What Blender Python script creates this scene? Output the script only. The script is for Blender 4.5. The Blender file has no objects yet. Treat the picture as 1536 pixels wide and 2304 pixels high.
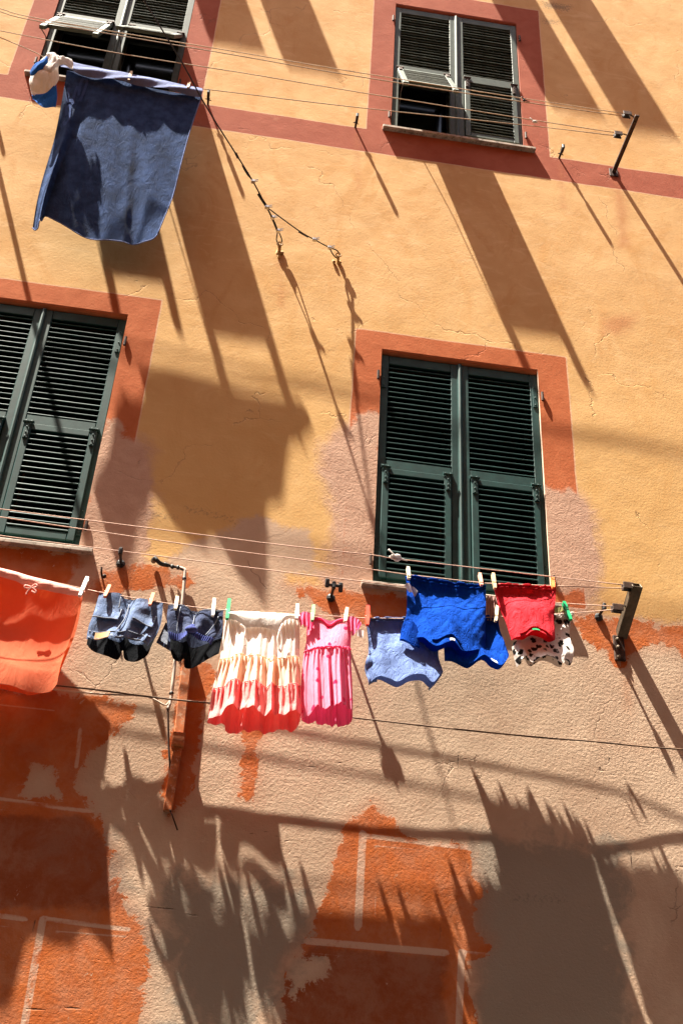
import bpy, math, random
import numpy as np
from mathutils import Vector, Matrix
random.seed(7)
RNG = np.random.default_rng(7)
sc = bpy.context.scene
COL = sc.collection

# ------------------------------------------------------------------ camera
S = 0.56                                   # metres per survey unit
FPX = 2606.0                               # focal length in pixels of the 2304 px high photograph
YAW, PITCH, ROLL = [math.radians(a) for a in (6.151, 34.608, 3.462)]
CAM = np.array([0.0, -10.0 * S, 1.6])
def cam_axes():
    cy, sy, cp, sp = math.cos(YAW), math.sin(YAW), math.cos(PITCH), math.sin(PITCH)
    f = np.array([sy * cp, cy * cp, sp]); r = np.array([cy, -sy, 0.0]); u = np.cross(r, f)
    cr, sr = math.cos(ROLL), math.sin(ROLL)
    return r * cr + u * sr, -r * sr + u * cr, f
CX, CU, CF = cam_axes()
cd = bpy.data.cameras.new('camera'); cam = bpy.data.objects.new('camera', cd); COL.objects.link(cam)
cd.sensor_fit = 'VERTICAL'; cd.sensor_height = 24.0; cd.lens = FPX / 2304 * 24.0
cd.clip_end = 500; cd.clip_start = 0.05
M = Matrix(((CX[0], CU[0], -CF[0], CAM[0]), (CX[1], CU[1], -CF[1], CAM[1]), (CX[2], CU[2], -CF[2], CAM[2]), (0, 0, 0, 1)))
cam.matrix_world = M
sc.camera = cam

# ------------------------------------------------------------------ light
SUN = np.array([2.92, 1.0, -7.7]); SUN /= np.linalg.norm(SUN)
w = bpy.data.worlds.new('World'); sc.world = w; w.use_nodes = True
nt = w.node_tree; bg = nt.nodes['Background']
sky = nt.nodes.new('ShaderNodeTexSky'); sky.sky_type = 'NISHITA'; sky.sun_disc = False
sky.sun_elevation = math.asin(-SUN[2]); sky.sun_rotation = math.atan2(-SUN[0], -SUN[1])
sky.air_density = 1.0; sky.dust_density = 4.0; sky.ozone_density = 0.3
nt.links.new(sky.outputs[0], bg.inputs[0]); bg.inputs[1].default_value = 0.05
sl = bpy.data.lights.new('sun', 'SUN'); sl.energy = 5.0; sl.angle = math.radians(0.5); sl.color = (1.0, 0.93, 0.80)
so = bpy.data.objects.new('sun', sl); COL.objects.link(so); so.location = (-6, -6, 30)
so.rotation_euler = Vector(SUN).to_track_quat('-Z', 'Y').to_euler()
sc.view_settings.view_transform = 'Standard'; sc.view_settings.look = 'None'
sc.view_settings.gamma = 1.0; sc.view_settings.use_curve_mapping = False
sc.view_settings.exposure = 2.52

# ------------------------------------------------------------------ helpers
def P(px, py, k=0.0):
    """point seen at a photograph pixel, k survey units in front of the wall (metres out)"""
    d = CX * (px - 768) - CU * (py - 1152) + CF * FPX
    t = (-k * S - CAM[1]) / d[1]
    return CAM + t * d
def V3(x, z, k=0.0):
    return np.array([x * S, -k * S, z * S + 1.6])
def tag(o, label=None, cat=None, group=None, kind=None):
    if label: o['label'] = label
    if cat: o['category'] = cat
    if group: o['group'] = group
    if kind: o['kind'] = kind
    return o
def empty(name, loc, label, cat, group=None):
    o = bpy.data.objects.new(name, None); COL.objects.link(o); o.location = Vector([float(c) for c in loc])
    o.empty_display_size = 0.05
    return tag(o, label, cat, group)
class MB:
    def __init__(s): s.v = []; s.f = []
    def add(s, v, f):
        n = len(s.v); s.v += [tuple(float(c) for c in p) for p in v]; s.f += [tuple(i + n for i in q) for q in f]
        return s
    def box(s, a, b, bev=0.0, R=None, o=(0, 0, 0)):
        x0, y0, z0 = a; x1, y1, z1 = b; e = min(bev, (x1 - x0) / 2.1, (y1 - y0) / 2.1, (z1 - z0) / 2.1)
        if e <= 0:
            v = [(x, y, z) for x in (x0, x1) for y in (y0, y1) for z in (z0, z1)]
            f = [(0, 1, 3, 2), (4, 6, 7, 5), (0, 4, 5, 1), (2, 3, 7, 6), (0, 2, 6, 4), (1, 5, 7, 3)]
        else:
            X = (x0, x1); Y = (y0, y1); Z = (z0, z1); v = []; idx = {}
            for i in (0, 1):
                for j in (0, 1):
                    for k in (0, 1):
                        sx = e if i == 0 else -e; sy = e if j == 0 else -e; sz = e if k == 0 else -e
                        for ax, q in enumerate(((X[i], Y[j] + sy, Z[k] + sz), (X[i] + sx, Y[j], Z[k] + sz), (X[i] + sx, Y[j] + sy, Z[k]))):
                            idx[i, j, k, ax] = len(v); v.append(q)
            f = []
            for ax in range(3):
                for s1 in (0, 1):
                    c = []
                    for (p, q) in ((0, 0), (1, 0), (1, 1), (0, 1)):
                        t = [0, 0, 0]; t[ax] = s1; t[(ax + 1) % 3] = p; t[(ax + 2) % 3] = q
                        c.append(idx[t[0], t[1], t[2], ax])
                    f.append(tuple(c) if s1 else tuple(reversed(c)))
            for ax in range(3):
                b1, c1 = (ax + 1) % 3, (ax + 2) % 3
                for p in (0, 1):
                    for q in (0, 1):
                        t0 = [0, 0, 0]; t0[b1] = p; t0[c1] = q; t1 = list(t0); t1[ax] = 1
                        f.append((idx[(*t0, b1)], idx[(*t1, b1)], idx[(*t1, c1)], idx[(*t0, c1)]))
            for i in (0, 1):
                for j in (0, 1):
                    for k in (0, 1): f.append((idx[i, j, k, 0], idx[i, j, k, 1], idx[i, j, k, 2]))
        if R is not None: v = [tuple(R @ Vector(p) + Vector(o)) for p in v]
        return s.add(v, f)
    def tube(s, pts, r, n=6, caps=True):
        pts = [np.array(p, float) for p in pts]; m = len(pts)
        rr = r if isinstance(r, (list, tuple)) else [r] * m
        v = []; f = []; ref = np.array([0.13, 0.31, 0.94])
        for i, p in enumerate(pts):
            t = pts[min(i + 1, m - 1)] - pts[max(i - 1, 0)]; t /= (np.linalg.norm(t) + 1e-12)
            if abs(np.dot(t, ref)) > .97: ref = np.array([0.9, 0.2, 0.1])
            a = np.cross(t, ref); a /= np.linalg.norm(a); b = np.cross(t, a)
            for j in range(n):
                q = 2 * math.pi * j / n; v.append(p + rr[i] * (math.cos(q) * a + math.sin(q) * b))
        for i in range(m - 1):
            for j in range(n):
                f.append((i * n + j, i * n + (j + 1) % n, (i + 1) * n + (j + 1) % n, (i + 1) * n + j))
        if caps: f.append(tuple(range(n - 1, -1, -1))); f.append(tuple((m - 1) * n + j for j in range(n)))
        return s.add(v, f)
    def ball(s, c, r, sq=(1, 1, 1), nu=8, nv=5):
        v = [(c[0], c[1], c[2] + r * sq[2])]; f = []
        for i in range(1, nv):
            a = math.pi * i / nv
            for j in range(nu):
                b = 2 * math.pi * j / nu
                v.append((c[0] + r * sq[0] * math.sin(a) * math.cos(b), c[1] + r * sq[1] * math.sin(a) * math.sin(b), c[2] + r * sq[2] * math.cos(a)))
        v.append((c[0], c[1], c[2] - r * sq[2])); L = len(v) - 1
        for j in range(nu):
            f.append((0, 1 + j, 1 + (j + 1) % nu)); f.append((L, L - nu + (j + 1) % nu, L - nu + j))
        for i in range(nv - 2):
            for j in range(nu):
                a = 1 + i * nu; f.append((a + j, a + nu + j, a + nu + (j + 1) % nu, a + (j + 1) % nu))
        return s.add(v, f)
    def build(s, name, mat, parent=None, smooth=False, loc=None, fix=True):
        me = bpy.data.meshes.new(name); v = s.v
        off = Vector((0, 0, 0))
        if parent is not None:
            off = world_of(parent)
        elif loc is not None: off = Vector(loc)
        me.from_pydata([tuple(Vector(p) - off) for p in v], [], s.f); me.update()
        if fix:
            import bmesh
            bm = bmesh.new(); bm.from_mesh(me); bmesh.ops.recalc_face_normals(bm, faces=bm.faces); bm.to_mesh(me); bm.free()
        if smooth:
            me.polygons.foreach_set('use_smooth', [True] * len(me.polygons))
        me.materials.append(mat)
        o = bpy.data.objects.new(name, me); COL.objects.link(o)
        if parent is not None: o.parent = parent
        elif loc is not None: o.location = off
        return o
def world_of(o):
    p = Vector((0, 0, 0))
    while o is not None: p = p + o.location; o = o.parent
    return p
def inst(o, parent, dloc=(0, 0, 0)):
    c = o.copy(); COL.objects.link(c); c.parent = parent; c.location = o.location + Vector(dloc); return c
def wave(x, y, seed, n=6, lo=1.0, hi=3.0, ang=None):
    r = np.random.default_rng(seed); out = 0.0
    for i in range(n):
        k = r.uniform(lo, hi); a = r.uniform(0, math.pi) if ang is None else ang + r.uniform(-.35, .35)
        out = out + np.sin(k * (x * math.cos(a) + y * math.sin(a)) + r.uniform(0, 6.28)) * r.uniform(.5, 1)
    return out / n

# ------------------------------------------------------------------ materials
def nodes(name):
    m = bpy.data.materials.new(name); m.use_nodes = True
    n = m.node_tree; return m, n, n.nodes['Principled BSDF'], n.nodes['Material Output']
def N(nt, t, **kw):
    o = nt.nodes.new(t)
    for k, v in kw.items():
        if k.startswith('i_'):
            key = k[2:]; key = int(key) if key.isdigit() else key.replace('_', ' ')
            o.inputs[key].default_value = v
        else: setattr(o, k, v)
    return o
def math_(nt, op, a, b=None, c=None, clamp=False):
    o = nt.nodes.new('ShaderNodeMath'); o.operation = op; o.use_clamp = clamp
    for i, x in enumerate((a, b, c)):
        if x is None: continue
        if isinstance(x, (int, float)): o.inputs[i].default_value = x
        else: nt.links.new(x, o.inputs[i])
    return o.outputs[0]
def mixc(nt, f, a, b, mode='MIX'):
    o = nt.nodes.new('ShaderNodeMix'); o.data_type = 'RGBA'; o.blend_type = mode
    for i, x in ((0, f), (6, a), (7, b)):
        if isinstance(x, (int, float)): o.inputs[i].default_value = x
        elif isinstance(x, tuple): o.inputs[i].default_value = (*x, 1)
        else: nt.links.new(x, o.inputs[i])
    return o.outputs[2]
def ramp(nt, x, lo, hi):
    o = nt.nodes.new('ShaderNodeMapRange'); o.interpolation_type = 'SMOOTHSTEP'
    nt.links.new(x, o.inputs[0]); o.inputs[1].default_value = lo; o.inputs[2].default_value = hi
    return o.outputs[0]
def noise(nt, vec, scale, detail=4, rough=.55, dist=0.0, stretch=None):
    if stretch:
        mp = nt.nodes.new('ShaderNodeMapping'); mp.inputs['Scale'].default_value = stretch; nt.links.new(vec, mp.inputs[0]); vec = mp.outputs[0]
    o = nt.nodes.new('ShaderNodeTexNoise'); nt.links.new(vec, o.inputs['Vector'])
    o.inputs['Scale'].default_value = scale; o.inputs['Detail'].default_value = detail
    o.inputs['Roughness'].default_value = rough; o.inputs['Distortion'].default_value = dist
    return o.outputs['Fac']
def simple(name, col, rough=.6, metal=0.0, var=.25, scale=12.0, bump=.0, spec=.4, wear=None, wearcol=None):
    m, n, b, out = nodes(name)
    tc = n.nodes.new('ShaderNodeTexCoord').outputs['Object']
    f = noise(n, tc, scale, 5, .6)
    dark = tuple(c * (1 - var) for c in col); lite = tuple(min(1, c * (1 + var)) for c in col)
    c = mixc(n, ramp(n, f, .3, .7), dark, lite)
    if wear:
        g = noise(n, tc, scale * 2.3, 6, .7)
        c = mixc(n, ramp(n, g, wear, wear + .08), c, wearcol)
    n.links.new(c, b.inputs['Base Color']); b.inputs['Roughness'].default_value = rough
    b.inputs['Metallic'].default_value = metal; b.inputs['Specular IOR Level'].default_value = spec
    if bump:
        bp = n.nodes.new('ShaderNodeBump'); bp.inputs['Strength'].default_value = .5; bp.inputs['Distance'].default_value = bump
        n.links.new(f, bp.inputs['Height']); n.links.new(bp.outputs[0], b.inputs['Normal'])
    return m
def fabric(name, col, trans=.35, tcol=None, var=.12, wr=.004, weave=.0006, wscale=9.0, print_=None, stretch=(1, 1, .45), rough=.9, sheen=.0, mott=None):
    m, n, b, out = nodes(name)
    tc = n.nodes.new('ShaderNodeTexCoord').outputs['Object']
    f = noise(n, tc, 14, 4, .6)
    dark = tuple(c * (1 - var) for c in col); lite = tuple(min(1, c * (1 + var)) for c in col)
    c = mixc(n, ramp(n, f, .3, .7), dark, lite)
    if mott:
        g = noise(n, tc, mott[0], 5, .7); c = mixc(n, ramp(n, g, .42, .66), c, mott[1])
    if print_:
        scale, pcol, size, jit = print_[:4]
        warp = n.nodes.new('ShaderNodeTexVoronoi'); warp.inputs['Scale'].default_value = scale; warp.inputs['Randomness'].default_value = .85
        mp = n.nodes.new('ShaderNodeMapping'); mp.inputs['Scale'].default_value = (1, .35, .8)
        n.links.new(tc, mp.inputs[0])
        nz = N(n, 'ShaderNodeTexNoise'); nz.inputs['Scale'].default_value = scale * 1.6; n.links.new(mp.outputs[0], nz.inputs['Vector'])
        va = N(n, 'ShaderNodeVectorMath', operation='SUBTRACT'); n.links.new(nz.outputs['Color'], va.inputs[0]); va.inputs[1].default_value = (.5, .5, .5)
        vs = N(n, 'ShaderNodeVectorMath', operation='SCALE'); n.links.new(va.outputs[0], vs.inputs[0]); vs.inputs['Scale'].default_value = jit / scale
        vb = N(n, 'ShaderNodeVectorMath', operation='ADD'); n.links.new(mp.outputs[0], vb.inputs[0]); n.links.new(vs.outputs[0], vb.inputs[1])
        n.links.new(vb.outputs[0], warp.inputs['Vector'])
        c = mixc(n, ramp(n, warp.outputs['Distance'], size, size * .8), c, pcol)
        if len(print_) > 4:
            c = mixc(n, ramp(n, noise(n, tc, scale * 2.6, 2, .5), .68, .71), c, print_[4])
    n.links.new(c, b.inputs['Base Color']); b.inputs['Roughness'].default_value = rough; b.inputs['Specular IOR Level'].default_value = .04
    b.inputs['Sheen Weight'].default_value = sheen
    h1 = noise(n, tc, wscale, 6, .62, .8, stretch)
    h1 = math_(n, 'ABSOLUTE', math_(n, 'SUBTRACT', h1, .5))
    h2 = noise(n, tc, 420, 2, .6)
    hh = math_(n, 'ADD', math_(n, 'MULTIPLY', h1, -wr * 4), math_(n, 'MULTIPLY', h2, weave))
    bp = n.nodes.new('ShaderNodeBump'); bp.inputs['Strength'].default_value = 1; bp.inputs['Distance'].default_value = 1
    n.links.new(hh, bp.inputs['Height']); n.links.new(bp.outputs[0], b.inputs['Normal'])
    if trans > 0:
        t = n.nodes.new('ShaderNodeBsdfTranslucent')
        if tcol: t.inputs[0].default_value = (*tcol, 1)
        else: n.links.new(c, t.inputs[0])
        n.links.new(bp.outputs[0], t.inputs['Normal'])
        mx = n.nodes.new('ShaderNodeMixShader'); mx.inputs[0].default_value = trans
        n.links.new(b.outputs[0], mx.inputs[1]); n.links.new(t.outputs[0], mx.inputs[2]); n.links.new(mx.outputs[0], out.inputs[0])
    return m

def wall_material():
    m, n, b, out = nodes('painted_plaster'); L = n.links
    tc = n.nodes.new('ShaderNodeTexCoord').outputs['Object']
    def at(a):
        o = n.nodes.new('ShaderNodeAttribute'); o.attribute_name = a; return o.outputs['Fac']
    nb = noise(n, tc, 2.2, 6, .62, .6); nm = noise(n, tc, 7, 6, .65, .4); nf = noise(n, tc, 60, 6, .66); ng = noise(n, tc, 150, 3, .6)
    def edge(a, amp, soft, f=nm, amp2=.0):
        d = math_(n, 'ADD', at(a), math_(n, 'MULTIPLY', math_(n, 'SUBTRACT', f, .5), amp))
        if amp2: d = math_(n, 'ADD', d, math_(n, 'MULTIPLY', math_(n, 'SUBTRACT', nf, .5), amp2))
        return ramp(n, d, -soft, soft)
    # bare render
    pl = mixc(n, ramp(n, nb, .3, .7), (.45, .305, .21), (.55, .40, .285))
    pl = mixc(n, math_(n, 'MULTIPLY', ramp(n, nm, .45, .72), .5), pl, (.46, .335, .24))
    pl = mixc(n, ramp(n, noise(n, tc, 1.1, 4, .5), .58, .8), pl, (.38, .30, .225))
    grey = edge('grey', .9, .12); pl = mixc(n, math_(n, 'MULTIPLY', grey, .75), pl, (.23, .20, .16))
    # pinkish patches
    pk = edge('pink', .75, .13, noise(n, tc, 3.2, 8, .7, .5))
    pinkc = mixc(n, ramp(n, nm, .3, .7), (.44, .265, .185), (.52, .335, .24))
    # yellow
    st = noise(n, tc, 3.0, 6, .7, 1.2, (1, 1, .5))
    ye = mixc(n, ramp(n, nb, .3, .72), (.56, .33, .135), (.66, .42, .195))
    ye = mixc(n, math_(n, 'MULTIPLY', ramp(n, st, .48, .68), .6), ye, (.53, .28, .095))
    ye = mixc(n, math_(n, 'MULTIPLY', ramp(n, noise(n, tc, 5, 7, .7, 2.0, (.6, 1, 1.6)), .52, .7), .4), ye, (.74, .52, .29))
    # the lower storey is a more saturated yellow
    sx = n.nodes.new('ShaderNodeSeparateXYZ'); L.new(tc, sx.inputs[0])
    low = ramp(n, math_(n, 'ADD', sx.outputs[2], math_(n, 'MULTIPLY', nb, 1.4)), 8.6, 6.6)
    ye = mixc(n, math_(n, 'MULTIPLY', low, .55), ye, (.60, .365, .135))
    yel = edge('yel', .22, .05, nm, .16)
    c = mixc(n, yel, pl, ye)
    c = mixc(n, pk, c, pinkc)
    # orange paint on the ground storey, flaking; a darker red is mixed into the mock panel areas
    og = mixc(n, ramp(n, nm, .3, .7), (.40, .093, .02), (.47, .125, .03))
    og = mixc(n, math_(n, 'MULTIPLY', ramp(n, nb, .5, .75), .5), og, (.47, .16, .06))
    npeel = noise(n, tc, 5.5, 12, .74, .3)
    org = edge('org', .62, .014, npeel)
    osoft = edge('org', .40, .16, nb, .10)
    org = math_(n, 'MAXIMUM', math_(n, 'MULTIPLY', org, math_(n, 'MULTIPLY_ADD', ramp(n, npeel, .36, .62), .22, .78)), math_(n, 'MULTIPLY', osoft, .42))
    pits = ramp(n, noise(n, tc, 48, 3, .5, .4), .36, .24)
    chips = math_(n, 'GREATER_THAN', noise(n, tc, 11, 7, .7, .5), .665)
    org = math_(n, 'MULTIPLY', org, math_(n, 'SUBTRACT', 1.0, math_(n, 'MULTIPLY', chips, .7)))
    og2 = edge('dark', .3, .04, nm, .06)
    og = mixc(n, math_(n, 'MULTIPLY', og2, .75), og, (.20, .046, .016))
    # scattered remnants of orange on bare render
    rem = ramp(n, math_(n, 'ADD', noise(n, tc, 4.5, 8, .72, .6), math_(n, 'MULTIPLY', at('remn'), .14)), .735, .75)
    org = math_(n, 'MAXIMUM', org, math_(n, 'MULTIPLY', rem, math_(n, 'SUBTRACT', 1.0, yel)))
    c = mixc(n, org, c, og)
    # terracotta trims with a pale outline
    up = ramp(n, sx.outputs[2], 7.3, 8.7)
    t1 = mixc(n, ramp(n, nm, .3, .7), (.40, .105, .035), (.46, .135, .05))
    t2 = mixc(n, ramp(n, nm, .3, .7), (.31, .082, .045), (.36, .105, .06))
    tcol = mixc(n, up, t1, t2)
    rim = ramp(n, math_(n, 'ADD', at('trim'), math_(n, 'MULTIPLY', math_(n, 'SUBTRACT', nm, .5), .022)), -.020, -.010)
    c = mixc(n, math_(n, 'MULTIPLY', rim, .55), c, (.62, .40, .30))
    tr = edge('trim', .022, .006, nm, .010)
    tr = math_(n, 'MULTIPLY', tr, math_(n, 'MULTIPLY_ADD', ramp(n, noise(n, tc, 4, 9, .75, .3), .74, .62), .25, .75))
    c = mixc(n, tr, c, tcol)
    fade = edge('fade', .55, .05, noise(n, tc, 6, 9, .72, .3))
    c = mixc(n, fade, c, pinkc)
    # white painted lines
    wl = edge('line', .012, .005, nf)
    wl = math_(n, 'MULTIPLY', wl, ramp(n, npeel, .66, .50)); wl = math_(n, 'MULTIPLY', wl, math_(n, 'MULTIPLY_ADD', org, .55, .28))
    c = mixc(n, wl, c, (.56, .40, .30))
    # stains
    stn = math_(n, 'MULTIPLY', ramp(n, math_(n, 'ADD', at('stain'), math_(n, 'MULTIPLY', math_(n, 'SUBTRACT', nm, .5), .3)), -.08, .12), .55)
    c = mixc(n, stn, c, (.42, .15, .06))
    sot = math_(n, 'MULTIPLY', ramp(n, math_(n, 'ADD', at('soot'), math_(n, 'MULTIPLY', math_(n, 'SUBTRACT', nf, .5), .5)), -.02, .10), .6)
    c = mixc(n, sot, c, (.12, .10, .08))
    # cracks
    cv = n.nodes.new('ShaderNodeTexVoronoi'); cv.feature = 'DISTANCE_TO_EDGE'; cv.inputs['Scale'].default_value = 1.15
    wp = N(n, 'ShaderNodeTexNoise'); wp.inputs['Scale'].default_value = 3.5; wp.inputs['Detail'].default_value = 6; L.new(tc, wp.inputs['Vector'])
    vs = N(n, 'ShaderNodeVectorMath', operation='MULTIPLY_ADD'); L.new(wp.outputs['Color'], vs.inputs[0]); vs.inputs[1].default_value = (.45, .45, .45); L.new(tc, vs.inputs[2])
    L.new(vs.outputs[0], cv.inputs['Vector'])
    cm = math_(n, 'MULTIPLY', ramp(n, noise(n, tc, 1.7, 3, .5), .56, .64), math_(n, 'SUBTRACT', 1.0, yel))
    hv = n.nodes.new('ShaderNodeTexVoronoi'); hv.feature = 'DISTANCE_TO_EDGE'; hv.inputs['Scale'].default_value = .62; L.new(vs.outputs[0], hv.inputs['Vector'])
    hair = math_(n, 'MULTIPLY', ramp(n, hv.outputs['Distance'], .0035, .0008), math_(n, 'MULTIPLY', ramp(n, nb, .46, .60), math_(n, 'MULTIPLY', yel, .40)))
    crack = math_(n, 'MULTIPLY', ramp(n, cv.outputs['Distance'], .006, .001), math_(n, 'MULTIPLY', cm, .55))
    crack = math_(n, 'MAXIMUM', crack, hair)
    cr2 = ramp(n, math_(n, 'ADD', at('crack'), math_(n, 'MULTIPLY', math_(n, 'SUBTRACT', nf, .5), .02)), -.006, .004)
    crack = math_(n, 'MAXIMUM', crack, math_(n, 'MULTIPLY', cr2, ramp(n, nm, .36, .46)))
    c = mixc(n, math_(n, 'MULTIPLY', crack, .75), c, (.10, .065, .045))
    c = mixc(n, math_(n, 'MULTIPLY', ramp(n, ng, .55, .8), .12), c, (.15, .09, .05))
    L.new(c, b.inputs['Base Color']); b.inputs['Roughness'].default_value = .92; b.inputs['Specular IOR Level'].default_value = .15
    # relief
    rough = at('rough')
    h = math_(n, 'MULTIPLY', nf, math_(n, 'MULTIPLY_ADD', rough, .0042, .0010))
    h = math_(n, 'ADD', h, math_(n, 'MULTIPLY', ng, math_(n, 'MULTIPLY_ADD', rough, .0009, .0003)))
    h = math_(n, 'ADD', h, math_(n, 'MULTIPLY', nm, .0020))
    h = math_(n, 'ADD', h, math_(n, 'MULTIPLY', crack, -.004))
    h = math_(n, 'ADD', h, math_(n, 'MULTIPLY', math_(n, 'MULTIPLY', math_(n, 'MAXIMUM', pk, fade), noise(n, tc, 22, 5, .6, 2.5)), .0026))
    h = math_(n, 'ADD', h, math_(n, 'MULTIPLY', org, .0009))
    h = math_(n, 'ADD', h, math_(n, 'MULTIPLY', math_(n, 'MULTIPLY', pits, rough), -.0028))
    bp = n.nodes.new('ShaderNodeBump'); bp.inputs['Strength'].default_value = 1.0; bp.inputs['Distance'].default_value = 1.0
    L.new(h, bp.inputs['Height']); L.new(bp.outputs[0], b.inputs['Normal'])
    return m

MAT = dict(
    wall=wall_material(),
    green=simple('green_shutter_paint', (.010, .043, .040), .5, var=.25, scale=9, spec=.25, bump=.001, wear=.70, wearcol=(.05, .075, .065)),
    greengrey=simple('weathered_grey_green_paint', (.060, .077, .062), .62, var=.22, scale=10, wear=.66, wearcol=(.20, .12, .06), spec=.3),
    slatold=simple('old_slat_paint', (.05, .058, .04), .65, var=.3, scale=14, spec=.3),
    frame=simple('dark_window_frame', (.03, .033, .03), .5), glass=simple('dark_window_glass', (.004, .005, .006), .12, spec=.6),
    room=simple('dark_interior', (.008, .007, .006), .9),
    stone=simple('marble_sill_stone', (.38, .31, .25), .75, var=.35, scale=16, wear=.54, wearcol=(.17, .13, .10)),
    iron=simple('rusty_iron', (.055, .028, .018), .75, .3, var=.5, scale=30, wear=.6, wearcol=(.16, .055, .02)),
    galv=simple('aged_steel_box_bar', (.105, .078, .052), .55, .5, var=.35, scale=18, wear=.62, wearcol=(.12, .06, .03)),
    blackp=simple('black_plastic', (.012, .012, .013), .5), steel=simple('steel_clamp', (.55, .54, .52), .3, .9, var=.1),
    rope=simple('cream_rope', (.50, .38, .27), .85, var=.25, scale=60), pinkrope=simple('pale_pink_rope', (.55, .36, .28), .85, var=.2, scale=60),
    cable=simple('brown_cable', (.10, .055, .030), .7, var=.4, scale=8), wire=simple('dark_steel_wire', (.05, .045, .04), .5, .5),
    whitecable=simple('white_cable', (.55, .42, .33), .6), pipe=simple('painted_pipe', (.44, .36, .30), .6, var=.25),
    trunk=simple('orange_painted_trunking', (.42, .12, .03), .7, var=.35, scale=14, bump=.004, wear=.54, wearcol=(.46, .24, .14)),
    plug=simple('yellow_painted_iron', (.45, .26, .08), .7, var=.3, scale=40, wear=.58, wearcol=(.14, .07, .03)),
    pwhite=simple('white_plastic', (.72, .68, .62), .45, var=.06), porange=simple('orange_plastic', (.75, .17, .04), .45, var=.08),
    pred=simple('red_plastic', (.70, .04, .01), .45, var=.08), pgreen=simple('green_plastic', (.0, .26, .09), .4, var=.08),
    plgreen=simple('pale_green_plastic', (.16, .42, .17), .45, var=.08), pcream=simple('cream_plastic', (.66, .56, .38), .5, var=.08),
    pwood=simple('pale_wood', (.52, .34, .19), .7, var=.2, scale=40), ppink=simple('salmon_plastic', (.72, .30, .20), .5, var=.08),
    towel=fabric('navy_terry', (.032, .060, .150), .06, var=.3, wr=.006, weave=.0036, wscale=13, stretch=(1, 1, .4)),
    towelback=fabric('pale_terry_back', (.17, .20, .35), .15, var=.12, wr=.004, weave=.0015),
    print=fabric('pale_blue_print', (.05, .085, .22), .1, weave=.0015),
    white=fabric('white_cotton', (.74, .70, .66), .30, var=.04, wr=.004), bluew=fabric('bright_blue_cotton', (.02, .10, .36), .2),
    salmon=fabric('salmon_cotton', (.60, .165, .085), .48, tcol=(.92, .19, .05), var=.06, wr=.003, wscale=6),
    salmonhem=fabric('pink_salmon_hem', (.82, .44, .38), .30, var=.06),
    denim=fabric('washed_denim', (.105, .145, .25), .04, var=.3, wr=.005, weave=.0012, wscale=12, mott=(16, (.17, .215, .33))),
    denim2=fabric('grey_navy_denim', (.040, .050, .095), .04, var=.3, wr=.005, weave=.0010, wscale=12, mott=(18, (.075, .09, .15))),
    lining=fabric('black_lining', (.010, .011, .014), .0), stitch=fabric('pale_stitching', (.20, .22, .27), .0, weave=.001),
    navyrib=fabric('navy_elastic', (.06, .075, .22), .05, wr=.001), leather=simple('tan_leather', (.36, .17, .05), .6, var=.2, scale=30),
    cream=fabric('cream_muslin', (.86, .82, .79), .38, tcol=(.93, .76, .63), var=.04, wr=.003, wscale=16, stretch=(2, 1, .35)),
    peach=fabric('peach_muslin', (.86, .70, .58), .40, tcol=(.98, .56, .30), var=.05, wr=.003, wscale=16, stretch=(2, 1, .35)),
    coral=fabric('coral_muslin', (.84, .44, .42), .48, tcol=(.95, .05, .06), var=.05, wr=.004, wscale=16, stretch=(2, 1, .5)),
    pink=fabric('pink_strawberry_cotton', (.80, .33, .47), .42, tcol=(.92, .13, .34), var=.05, wr=.003, wscale=14, stretch=(2, 1, .4), print_=(19, (.62, .035, .13), .23, .2)),
    ruffle=fabric('rose_pink_cotton', (.80, .20, .36), .42, tcol=(.90, .10, .28), var=.05, wr=.003),
    sky=fabric('pale_blue_jersey', (.16, .23, .47), .30, var=.08, wr=.006, wscale=24),
    royal=fabric('royal_blue_jersey', (.003, .050, .35), .24, var=.12, wr=.007, wscale=24),
    red=fabric('red_jersey', (.62, .035, .05), .30, var=.08, wr=.007, wscale=20),
    blots=fabric('black_blotched_white_jersey', (.74, .68, .64), .30, var=.03, wr=.003, print_=(25, (.022, .020, .020), .42, 1.0, (.45, .22, .20))),
    tagw=fabric('white_label_cloth', (.75, .72, .70), .2), olive=fabric('olive_cloth', (.18, .17, .07), .2), stripe=fabric('dusty_pink_cloth', (.42, .25, .22), .3),
    ground=simple('worn_paving', (.018, .016, .014), .85, var=.25, scale=3), opp=simple('ochre_render', (.55, .235, .075), .9, var=.15, scale=1.5),
)

# ------------------------------------------------------------------ street and opposite house (out of frame, tones and height set to shape the bounced light)
g = MB().box((-60, -60, -.3), (60, 0.6, 0)).build('street', MAT['ground']); tag(g, kind='structure')
opp = empty('opposite_house', (0, -7.2, 0), 'ochre rendered house across the narrow street behind the viewer', 'house')
ob = MB(); ob.box((-32, -15, 5.6), (32, -7.2, 16.0)); ob.build('wall', MAT['opp'], opp)
ob = MB(); ob.box((-32.05, -15.05, 0), (32.05, -7.15, 5.6)); ob.build('added_dark_base', simple('bounce_damping_dark', (.05, .042, .036), .85), opp)  # unseen dark lower storey, added to cut light bounced onto the lower wall
ob = MB(); ob.add([(-32.3, -6.8, 15.9), (32.3, -6.8, 15.9), (32.3, -11, 17.7), (-32.3, -11, 17.7), (-32.3, -15.3, 15.9), (32.3, -15.3, 15.9),
                   (-32.3, -6.8, 16.05), (32.3, -6.8, 16.05), (32.3, -11, 17.9), (-32.3, -11, 17.9), (-32.3, -15.3, 16.05), (32.3, -15.3, 16.05)],
                  [(0, 1, 2, 3), (3, 2, 5, 4), (6, 9, 8, 7), (9, 10, 11, 8), (0, 6, 7, 1), (4, 5, 11, 10), (0, 3, 9, 6), (3, 4, 10, 9), (1, 7, 8, 2), (2, 8, 11, 5)])
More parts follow.
